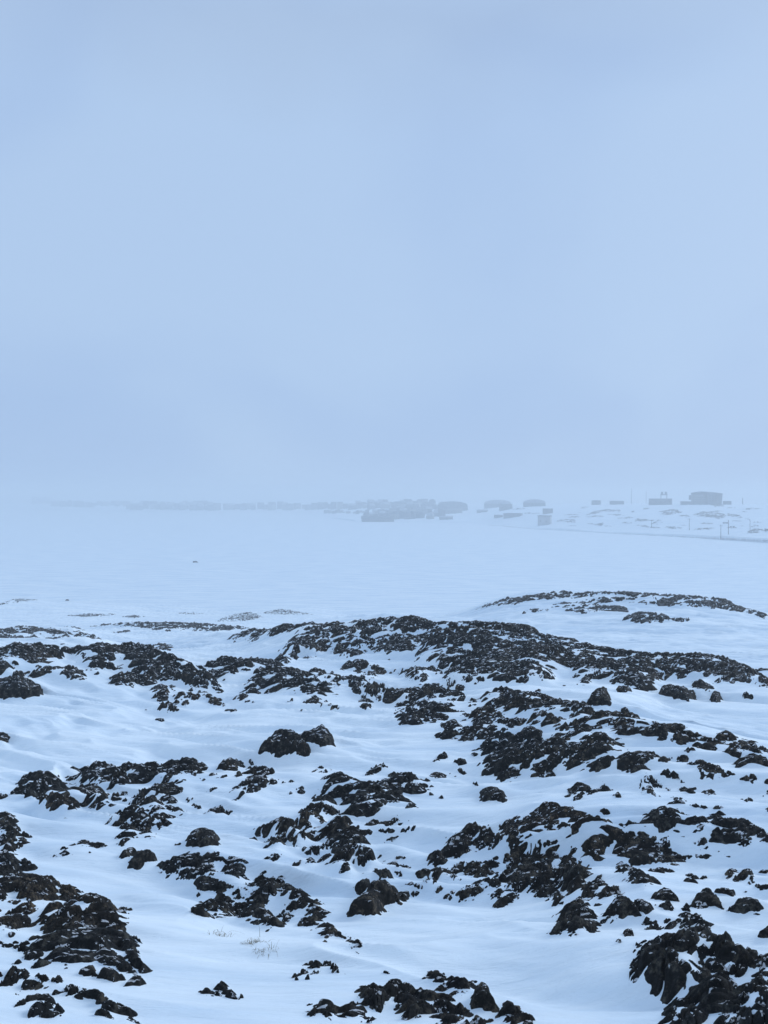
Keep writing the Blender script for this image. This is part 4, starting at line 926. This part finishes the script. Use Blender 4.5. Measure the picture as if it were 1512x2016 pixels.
# ------------------------------------------------------------------ the snow: hill, frozen bay, far shore
def snow_hill():
    step = 2
    fi = np.arange(0, NA, step); fj = np.arange(0, NR, step)
    if fi[-1] != NA - 1: fi = np.append(fi, NA - 1)
    if fj[-1] != NR - 1: fj = np.append(fj, NR - 1)
    coarse_th = np.linspace(A_MAX, 2 * math.pi - A_MAX, 110)[1:-1]
    in_lr = np.linspace(math.log(0.4), near_lr[0], 46)[:-1]
    lr = np.concatenate([in_lr, near_lr[fj]])
    th = np.concatenate([near_th[fi], coarse_th])
    Z = np.zeros((len(th), len(lr)), np.float32)
    thw = np.where(th > math.pi, th - 2 * math.pi, th)
    L = Land(near_cols, np.clip(thw, -A_MAX - .04, A_MAX + .04), lr)
    X = np.sin(th)[:, None] * np.exp(lr)[None, :]; Y = np.cos(th)[:, None] * np.exp(lr)[None, :]
    Z = L.Z + drifts(X, Y)
    Z[:len(fi), len(in_lr):] = near.Z[np.ix_(fi, fj)]
    # outside the fan the hill goes on with its edge's own course, so blend the bulges out
    V = np.stack([X, Y, Z + EYE], -1).reshape(-1, 3)
    F = grid_faces(len(th), len(lr), loop=True)
    k = len(V)
    o = mesh_from("snow_ground", V, F, M_SNOW, smooth=True)
    tag(o, kind='structure')
snow_hill()

def frozen_bay():
    th = np.linspace(0, 2 * math.pi, 361)[:-1]
    r = np.concatenate([[150.0], np.geomspace(190, 5600, 90)])
    X = np.sin(th)[:, None] * r[None, :]; Y = np.cos(th)[:, None] * r[None, :]
    Z = fbm(X / 70, Y / 70, 15, 4) * 0.35
    o = mesh_from("frozen_water", np.stack([X, Y, Z], -1).reshape(-1, 3), grid_faces(len(th), len(r), loop=True), M_SNOW, smooth=True)
    tag(o, kind='structure')
frozen_bay()

# the shoreline
Vf = np.stack([far.X, far.Y, far.Z + EYE], -1).reshape(-1, 3)
o = mesh_from("snowy_hills", Vf, grid_faces(NAF, NRF), M_SNOW, smooth=True)
tag(o, kind='structure')

def far_point(u, v, lift=0.0):
    t, lr = far.hit(u, v, lift)
    r = math.exp(lr)
    return Vector((math.sin(t) * r, math.cos(t) * r, far.z_at(t, lr) + EYE)), r

# ------------------------------------------------------------------ the road along the far shore
def shore_road():
    pts = [(961,1033.5),(1051,1040.8),(1085,1043.6),(1152,1046),(1200,1048.5),(1277,1051.5),(1362,1055.5),(1421,1057.5),(1470,1059.5),(1540,1063)]
    V, F = [], []
    P = []
    for u in np.linspace(961, 1540, 70):
        v = np.interp(u, [p[0] for p in pts], [p[1] for p in pts])
        t, lr = far.hit(u, v, 1.0)
        r = math.exp(lr)
        P.append((math.sin(t) * r, math.cos(t) * r, math.sin(t), math.cos(t), max(0.0, far.z_at(t, lr) + EYE)))
    # a low causeway of gravel: toe, shoulder, crown, shoulder, toe
    prof = [(-1.0, -.6), (-0.4, .2), (.6, 0.32), (4.0, 0.32), (5.0, .2), (7.0, -1.2)]
    for i, (x, y, sx, sy, z0) in enumerate(P):
        wob = 0.07 * math.sin(i * 1.7) + 0.06 * math.sin(i * 0.6)
        for q, z in prof: V.append((x + sx * q, y + sy * q, z0 + z + (wob if 0 < z else 0)))
    n = len(prof)
    for i in range(len(P) - 1):
        for j in range(n - 1): F.append([i * n + j, (i + 1) * n + j, (i + 1) * n + j + 1, i * n + j + 1])
    tag(mesh_from("shore_road", V, F, M_ROAD), kind='structure')
shore_road()

# ------------------------------------------------------------------ buildings across the bay
def house(u0, u1, vt, vb, label, kind='gable', wall=None, name="house", cat="house", group=None, turn=None, depth=None, r_at=None):
    """a house whose front spans the photo columns u0..u1 and rows vt..vb, standing on the far slope"""
    base, r = far_point((u0 + u1) / 2, vb)
    if r_at:
        t, s = sight((u0 + u1) / 2, vb); r = r_at
        base = Vector((math.sin(t) * r, math.cos(t) * r, EYE + s * r))
    t = math.atan2(base.x, base.y)
    w = (u1 - u0) / FPX * r * math.cos(t) ** 2
    h = (vb - vt) / FPX * r * math.cos(t)
    dp = depth or max(7.0, min(14.0, w * 0.6))
    t = math.atan2(base.x, base.y)
    turn = rng.uniform(-0.6, 0.6) if turn is None else turn
    root = empty(name, base, -t + turn)
    tag(root, label, cat, group)
    wall = wall or rng.choice([M_WALL, M_WALL_DARK, M_WALL_PALE, M_WALL_DARK])
    hw = h * (0.68 if kind == 'gable' else 0.5 if kind == 'arch' else 0.94)
    b = MB(); b.box(-w / 2, 0, -4, w / 2, dp, hw)
    if kind == 'gable':
        b.v += [(-w / 2, 0, hw), (-w / 2, dp, hw), (-w / 2, dp / 2, h * .97), (w / 2, 0, hw), (w / 2, dp, hw), (w / 2, dp / 2, h * .97)]
        k = len(b.v) - 6
        b.f += [[k, k + 2, k + 1, k + 1], [k + 3, k + 4, k + 5, k + 5]]
        b.f = [f for f in b.f]
    me = b.build("wall", wall, root)
    rf = MB()
    if kind == 'gable':
        ov = 0.5
        for y0, y1 in ((-ov, dp / 2), (dp + ov, dp / 2)):
            rf.hexa([(-w / 2 - ov, y0, hw - .3), (w / 2 + ov, y0, hw - .3), (w / 2 + ov, y1, h), (-w / 2 - ov, y1, h),
                     (-w / 2 - ov, y0, hw + .1), (w / 2 + ov, y0, hw + .1), (w / 2 + ov, y1, h + .4), (-w / 2 - ov, y1, h + .4)])
    elif kind == 'arch':
        A = [(-w / 2 * math.cos(a), hw + (h - hw) * math.sin(a) ** .8) for a in np.linspace(0, math.pi, 13)]
        for (xa, za), (xb, zb) in zip(A[:-1], A[1:]):
            rf.hexa([(xa, -.2, hw - .2), (xb, -.2, hw - .2), (xb, dp + .2, hw - .2), (xa, dp + .2, hw - .2), (xa, -.2, max(za, hw)), (xb, -.2, max(zb, hw)), (xb, dp + .2, max(zb, hw)), (xa, dp + .2, max(za, hw))])
    else:
        rf.box(-w / 2 - .3, -.3, hw + .003, w / 2 + .3, dp + .3, h)
    rf.build("roof", M_WALL_DARK if rng.random() < .6 else M_ROOF, root)
    n = max(1, int(w / 6))
    for i in range(n):
        x = -w / 2 + w * (i + .5) / n
        wb = MB(); wb.box(x - .7, -.06, hw * .4, x + .7, .1, hw * .4 + min(1.4, hw * .35)); wb.build("window", M_GLASS, root)
    return root

def run_houses():
    TG = "hazy houses of the far town"
    common = "dark low house fading into the haze in the far town"
    def row(u0, u1, vt, vb, wmin, wmax, jit=1.4):
        u = u0
        while u < u1 - wmin * .5:
            w = rng.uniform(wmin, wmax) * .62
            a, b = rng.uniform(-jit * 1.3, jit * 3.2), rng.uniform(-jit * 1.6, jit * .6)
            f = (u - u0) / (u1 - u0)
            T_, B_ = (vt(f) if callable(vt) else vt), (vb(f) if callable(vb) else vb)
            house(u, u + w, T_ + a, B_ + b, common, rng.choice(['gable', 'arch', 'gable', 'flat']), group=TG)
            u += w * rng.uniform(.6, 1.2)
    row(64, 104, 979, 992, 10, 16)
    row(100, 185, lambda f: 986, lambda f: 997 + 3 * f, 10, 20)
    row(185, 250, 986, 996, 12, 18)
    row(248, 436, lambda f: 987 + 3 * f, lambda f: 1003.5 + 2 * f, 12, 26)
    row(260, 420, 987, 995, 14, 24)
    row(440, 490, 988, 1004, 16, 26)
    row(485, 582, 989, 1004, 14, 24)
    row(580, 715, lambda f: 990 - 3 * f, 1003, 14, 26)
    row(640, 740, 1005, 1011, 10, 16)
    row(700, 860, lambda f: 986 - 4 * f + (5 * max(0, f - .7)), 997, 14, 26)
    row(780, 872, 993, 1004, 14, 22)
    row(775, 850, 1006, 1022, 14, 24)
    row(690, 872, 989, 1002, 16, 30)
    row(735, 850, 999, 1012, 14, 26)
    row(715, 800, 1008, 1019, 12, 22)
    row(842, 880, 1003, 1017, 10, 16)
    house(712, 776, 1016, 1030, "long low dark shed at the water's edge of the far town", 'gable', M_WALL, "shed", "shed", turn=0.05)
    house(862, 921, 987, 1006, "broad dark building at the right end of the far town", 'arch', M_WALL_DARK, "building", "building", turn=.1)
    house(872, 912, 1002, 1011, "low annex in front of the broad building of the far town", 'flat', M_WALL, "building", "building")
    house(866, 892, 1016, 1023, "small low shed near the shore under the broad dark building", 'gable', M_WALL, "shed", "shed")
    house(953, 1006, 984, 999, "lone arched roof hall right of the far town", 'arch', M_WALL, "hall", "hall", turn=0)
    house(985, 1009, 992, 1004, "lower wing beside the lone arched roof hall", 'flat', M_WALL, "building", "building")
    house(1030, 1074, 983, 997, "round shouldered hall on the snowy rise, second right of the town", 'arch', M_WALL, "hall", "hall", turn=0)
    house(1071, 1089, 1001, 1011, "small tilted shed on the snow beside the far track", 'flat', M_WALL, "shed", "shed", turn=.3)
    house(1058, 1082, 1015, 1034, "pale boxy store by the far shore road", 'flat', M_STORE, "building", "building", turn=-.3, depth=10)
    house(990, 1024, 1010.5, 1019, "low dark hut with two end blocks on the far shore", 'flat', M_WALL, "hut", "hut")
    house(972, 987, 1014, 1019.5, "tiny hut left of the low dark hut on the far shore", 'gable', M_WALL, "hut", "hut")
    house(938, 958, 1003.5, 1009, "small dark hut on the snow right of the far town", 'gable', M_WALL, "hut", "hut")
    house(1168, 1184, 985, 990, "small distant cabin on the skyline left of the long low building", 'flat', M_WALL, "cabin", "cabin", r_at=1250)
    house(1200, 1227, 986, 990, "very low cabin on the skyline just right of the small one", 'flat', M_WALL, "cabin", "cabin", r_at=1230)
    # long low building with the water tank frame behind it
    L = house(1277, 1323, 981.5, 993, "long low building on the far hilltop with a tank frame above it", 'flat', M_WALL, "building", "building", turn=0, depth=12, r_at=1140)
    t, s = sight(1307, 981)
    r = 1160.0
    fr = empty("tank_tower", (math.sin(t) * r, math.cos(t) * r, EYE + s * r - 6), -t)
    tag(fr, "small tank on a legged frame standing behind the long low building", "tank tower")
    z1 = 6 + 9.5
    for sx in (-1, 1):
        for sy in (-1, 1):
            m = MB(); m.bar((sx * 4, sy * 3, 0), (sx * 4, sy * 3, z1 - 3), .55); m.build("leg", M_METAL, fr)
    m = MB(); m.box(-5, -3.5, z1 - 5, 5, 3.5, z1 - 3.6); m.build("deck", M_METAL, fr)
    m = MB(); m.box(-4.2, -3, z1 - 3.5, -1, 3, z1); m.box(1, -3, z1 - 3.5, 4.2, 3, z1); m.build("tank", M_METAL, fr)
    # the big building
    t, s = sight(1389, 992.5)
    r = 1125.0
    k = r / FPX * math.cos(t) ** 2
    kz = r / FPX * math.cos(t)
    B = empty("large_building", (math.sin(t) * r, math.cos(t) * r, EYE + s * r), -t + .04)
    tag(B, "largest building on the far hilltop at right, boxy with a darker gabled half", "building")
    X = lambda u: (u - 1389) * k
    Zt = lambda v: (992.5 - v) * kz
    m = MB()
    m.hexa([(X(1361), 0, -5), (X(1392), 0, -5), (X(1392), 14, -5), (X(1361), 14, -5), (X(1361), 0, Zt(970)), (X(1392), 0, Zt(969)), (X(1392), 14, Zt(969)), (X(1361), 14, Zt(970))])
    m.build("main_wall", M_WALL_PALE, B)
    m = MB()
    m.hexa([(X(1392) + .01, -4, -5), (X(1420), -2, -5), (X(1420), 14, -5), (X(1392) + .01, 14, -5), (X(1392) + .01, -4, Zt(970)), (X(1422), -2, Zt(972)), (X(1422), 14, Zt(972)), (X(1392) + .01, 14, Zt(970))])
    m.build("side_wall", M_WALL, B)
    m = MB(); m.box(X(1356), 2, Zt(984), X(1361) - .01, 12, Zt(975)); m.build("bay_wall", M_WALL, B)
    m = MB()
    ra = [(1360, 970.3), (1368, 968.6), (1378, 967.6), (1388, 968), (1400, 968.6), (1410, 969.8), (1422.5, 971.8)]
    for (ua, va), (ub, vb_) in zip(ra[:-1], ra[1:]):
        m.hexa([(X(ua), -4.6, Zt(va) - 1.0), (X(ub), -4.6, Zt(vb_) - 1.0), (X(ub), 14.4, Zt(vb_) - 1.0), (X(ua), 14.4, Zt(va) - 1.0), (X(ua), -4.6, Zt(va)), (X(ub), -4.6, Zt(vb_)), (X(ub), 14.4, Zt(vb_)), (X(ua), 14.4, Zt(va))])
    m.build("roof", M_WALL, B)
    m = MB(); m.box(X(1367), -.5, Zt(976.2), X(1385), -.004, Zt(974.2)); m.build("snow_ledge", M_ROOF, B)
    for row_ in range(3):
        for i in range(6):
            u = 1364 + i * 4.6
            v = 978.5 + row_ * 4.2
            m = MB(); m.box(X(u), -.05, Zt(v + 2), X(u + 2.4), .2, Zt(v)); m.build("window", M_GLASS, B)
    for row_ in range(3):
        for i in range(4):
            u = 1396 + i * 6
            m = MB(); m.box(X(u), -4.1 + i * .5, Zt(977.5 + row_ * 4.6), X(u + 2.6), -3.0 + i * .5, Zt(975.3 + row_ * 4.6)); m.build("window", M_GLASS, B)
    house(1339.5, 1360.5, 987, 993, "low flat annex against the left end of the largest building", 'flat', M_WALL, "annex", "building", turn=0, depth=10, r_at=1118)
    house(1423, 1440, 986.5, 990.5, "low hazy shed right of the largest building", 'flat', M_WALL, "shed", "shed", turn=0, r_at=1150)
run_houses()

def pole(u, vt, vb, label, name="utility_pole", cat="utility pole", arm=None, thick=.32, r_at=None):
    base, r = far_point(u, vb)
    if r_at:
        t, s = sight(u, vb); r = r_at; base = Vector((math.sin(t) * r, math.cos(t) * r, EYE + s * r))
    h = (vb - vt) / FPX * r
    root = empty(name, base, -math.atan2(base.x, base.y))
    tag(root, label, cat, None)
    m = MB(); m.bar((0, 0, -2), (0, 0, h), thick, thick * .7); m.build("post", M_WOOD, root)
    if arm == 'cross':
        m = MB(); m.bar((-1.8, 0, h - 1), (1.8, 0, h - 1), .16); m.build("crossarm", M_WOOD, root)
    if arm == 'lamp':
        m = MB(); m.bar((0, 0, h - .1), (-3.2, 0, h + .9), .16); m.build("arm", M_METAL, root)
        m = MB(); m.box(-4.2, -.3, h + .6, -3.0, .3, h + 1.0); m.build("lamp_head", M_METAL, root)
    if arm == 'sign':
        m = MB(); m.box(-5.2, -.1, h - 3.4, -.4, .1, h - 2.2); m.build("sign_board", M_METAL, root)
    return root
pole(1243, 963, 990, "tallest thin mast on the skyline left of the long low building", "mast", "mast", None, .35, 1200)
pole(1272, 968, 989, "thin mast just left of the long low building", "mast", "mast", None, .3, 1180)
pole(1283, 1024, 1038, "short pole on the far slope left of the poles by the shore road", arm='cross')
pole(1357, 1022, 1043.5, "lone utility pole under the largest building, above the far shore road", arm='cross')
pole(1419, 1035, 1056, "thin pole standing on the far shore road's edge", arm='cross', r_at=770)
pole(1434, 1026.5, 1052.5, "thickest pole by the far shore road, with a small board", arm='sign', thick=.42)
pole(1476.5, 1025.5, 1047, "street lamp with a bent arm beside the rubble heap", "street_lamp", "street lamp", 'lamp', .28)
pole(1462, 981, 990, "short post on the skyline right of the largest building", "post", "post", None, .6, 1150)
# a dark van by the right edge of the picture
def van():
    base, r = far_point(1511, 1046)
    root = empty("parked_van", base, -math.atan2(base.x, base.y) + .2)
    tag(root, "dark van parked by the far shore at the right edge", "van")
    m = MB(); m.box(-2.6, -1, .45, 1.4, 1, 2.5)
    m.hexa([(1.4, -1, .45), (2.6, -1, .45), (2.6, 1, .45), (1.4, 1, .45), (1.4, -1, 2.3), (2.0, -1, 1.4), (2.0, 1, 1.4), (1.4, 1, 2.3)])
    m.build("body", M_BLACK, root)
    for sx in (-1.6, 1.6):
        for sy in (-1, 1):
            w = MB()
            for a in range(8):
                q = a * math.pi / 4
                w.bar((sx, sy - .12, .4), (sx + .4 * math.cos(q), sy - .12, .4 + .4 * math.sin(q)), .15)
            w.build("wheel", M_BLACK, root)
    m = MB(); m.box(-2.2, -1.02, 1.5, 1.2, -1.004, 2.2); m.build("window", M_GLASS, root)
van()

# ------------------------------------------------------------------ on the ice
def snowmobile(u, v, label, rz, size=1.0):
    t, s = sight(u, v)
    r = EYE / -s
    root = empty("snowmobile", (math.sin(t) * r, math.cos(t) * r, 0.25), rz)
    tag(root, label, "snowmobile")
    k = size
    m = MB()
    m.hexa([(-1.3*k, -.35*k, .25*k), (.7*k, -.35*k, .25*k), (.7*k, .35*k, .25*k), (-1.3*k, .35*k, .25*k), (-1.2*k, -.25*k, .75*k), (.5*k, -.3*k, .85*k), (.5*k, .3*k, .85*k), (-1.2*k, .25*k, .75*k)])
    m.hexa([(.5*k, -.4*k, .25*k), (1.5*k, -.25*k, .3*k), (1.5*k, .25*k, .3*k), (.5*k, .4*k, .25*k), (.5*k, -.35*k, .95*k), (1.3*k, -.2*k, .6*k), (1.3*k, .2*k, .6*k), (.5*k, .35*k, .95*k)])
    m.build("body", M_BLACK, root)
    m = MB(); m.hexa([(.45*k, -.3*k, .95*k), (.5*k, -.3*k, .95*k), (.5*k, .3*k, .95*k), (.45*k, .3*k, .95*k), (.15*k, -.22*k, 1.35*k), (.2*k, -.22*k, 1.35*k), (.2*k, .22*k, 1.35*k), (.15*k, .22*k, 1.35*k)]); m.build("windshield", M_GLASS, root)
    for sy in (-.45, .45):
        m = MB(); m.bar((.5*k, sy*k, .06*k), (1.7*k, sy*k, .06*k), .07*k); m.bar((1.7*k, sy*k, .06*k), (1.95*k, sy*k, .25*k), .06*k); m.build("ski", M_BLACK, root)
    m = MB(); m.box(-1.4*k, -.2*k, 0, .3*k, .2*k, .26*k); m.build("track", M_BLACK, root)
snowmobile(384, 1108, "tiny dark snowmobile alone on the frozen bay", .3, 1.0)
t_, s_ = sight(132.5, 1181.3)
r_ = (EYE - .3) / -s_
def ice_stone():
    V, F = [], []
    n, m = 12, 6
    for j in range(m + 1):
        ph = -.3 + (math.pi / 2 + .3) * j / m
        for i in range(n):
            a = 2 * math.pi * i / n
            k = 1 + .22 * math.sin(a * 2 + 1) + .12 * math.sin(a * 5 + j)
            V.append((.6 * k * math.cos(ph) * math.cos(a), .45 * k * math.cos(ph) * math.sin(a), .42 * math.sin(ph)))
    for j in range(m):
        for i in range(n): F.append([j * n + i, j * n + (i + 1) % n, (j + 1) * n + (i + 1) % n, (j + 1) * n + i])
    o = mesh_from(ST, V, F, M_ROCK)
    o.location = (math.sin(t_) * r_, math.cos(t_) * r_, .2)
    tag(o, "single dark stone on the frozen shore near the left edge", "stone")
ice_stone()

# ------------------------------------------------------------------ dry grass in the snow
def tuft(u, v, label, n, length, spread, arch, seed, cols=1):
    q = random.Random(seed)
    t, lr = near.hit(u, v, 0, 4.5, 12)
    r = math.exp(lr)
    base = Vector((math.sin(t) * r, math.cos(t) * r, near.z_at(t, lr) + EYE))
    V, F = [], []
    for _ in range(n):
        a = q.uniform(0, 2 * math.pi); L = length * q.uniform(.5, 1.2)
        ox, oy = q.gauss(0, spread), q.gauss(0, spread * .4)
        zz = near.z_at(*_polar(base.x + ox, base.y + oy)) + EYE - base.z
        lean = q.uniform(.2, 1.0) * arch
        dx, dy = math.cos(a), math.sin(a)
        px, py = -dy, dx
        w = q.uniform(.0016, .0032)
        k = len(V); seg = 6
        for s in range(seg + 1):
            f = s / seg
            out = L * lean * f * f * .9; up = L * (f - lean * .75 * f ** 2.2)
            ww = w * (1 - f * .8)
            c = (ox + dx * out, oy + dy * out, zz + up - .02)
            V += [(c[0] - px * ww, c[1] - py * ww, c[2]), (c[0] + px * ww, c[1] + py * ww, c[2])]
        for s in range(seg): F.append([k + 2 * s, k + 2 * s + 1, k + 2 * s + 3, k + 2 * s + 2])
    o = mesh_from("grass_tuft", V, F, M_STRAW)
    o.location = base
    tag(o, label, "grass tuft")
def _polar(x, y):
    return math.atan2(x, y), math.log(math.hypot(x, y))
tuft(497, 1856, "curled pale straw tuft half buried in snow, left one of the close pair", 110, .07, .045, 1.7, 1)
tuft(516, 1872, "pale straw tuft bent flat to the snow, right one of the close pair", 110, .06, .04, 1.7, 2)
tuft(447, 1838, "sparse thin grass stems arching out of the snow, left of the straw pair", 10, .12, .06, 1.3, 3)
tuft(430, 1842, "dark withered stubble in the snow, leftmost of the dry grass", 60, .07, .05, .9, 4)
tuft(511, 1845, "single tall grass stem rising by the straw pair", 2, .26, .004, .15, 5)
tuft(540, 1868, "few wispy stems leaning right of the straw pair", 6, .12, .03, 1.3, 6)

# ------------------------------------------------------------------ the air: blown snow and mist over the bay
def haze():
    m = MB(); m.box(-5900, -5900, -12, 5900, 5900, HAZE_TOP)
    mat = bpy.data.materials.new("blowing_snow_haze"); mat.use_nodes = True
    n, l = mat.node_tree.nodes, mat.node_tree.links
    n.clear()
    out = n.new('ShaderNodeOutputMaterial'); pv = n.new('ShaderNodeVolumePrincipled')
    pv.inputs['Color'].default_value = (0.80, 0.835, 0.855, 1)
    pv.inputs['Density'].default_value = HAZE_DENSITY
    pv.inputs['Anisotropy'].default_value = 0.2
    l.new(pv.outputs['Volume'], out.inputs['Volume'])
    tag(m.build("haze", mat), kind='stuff')
HAZE_TOP = 75.0
haze()
print("SCENE BUILT", len(bpy.data.objects))
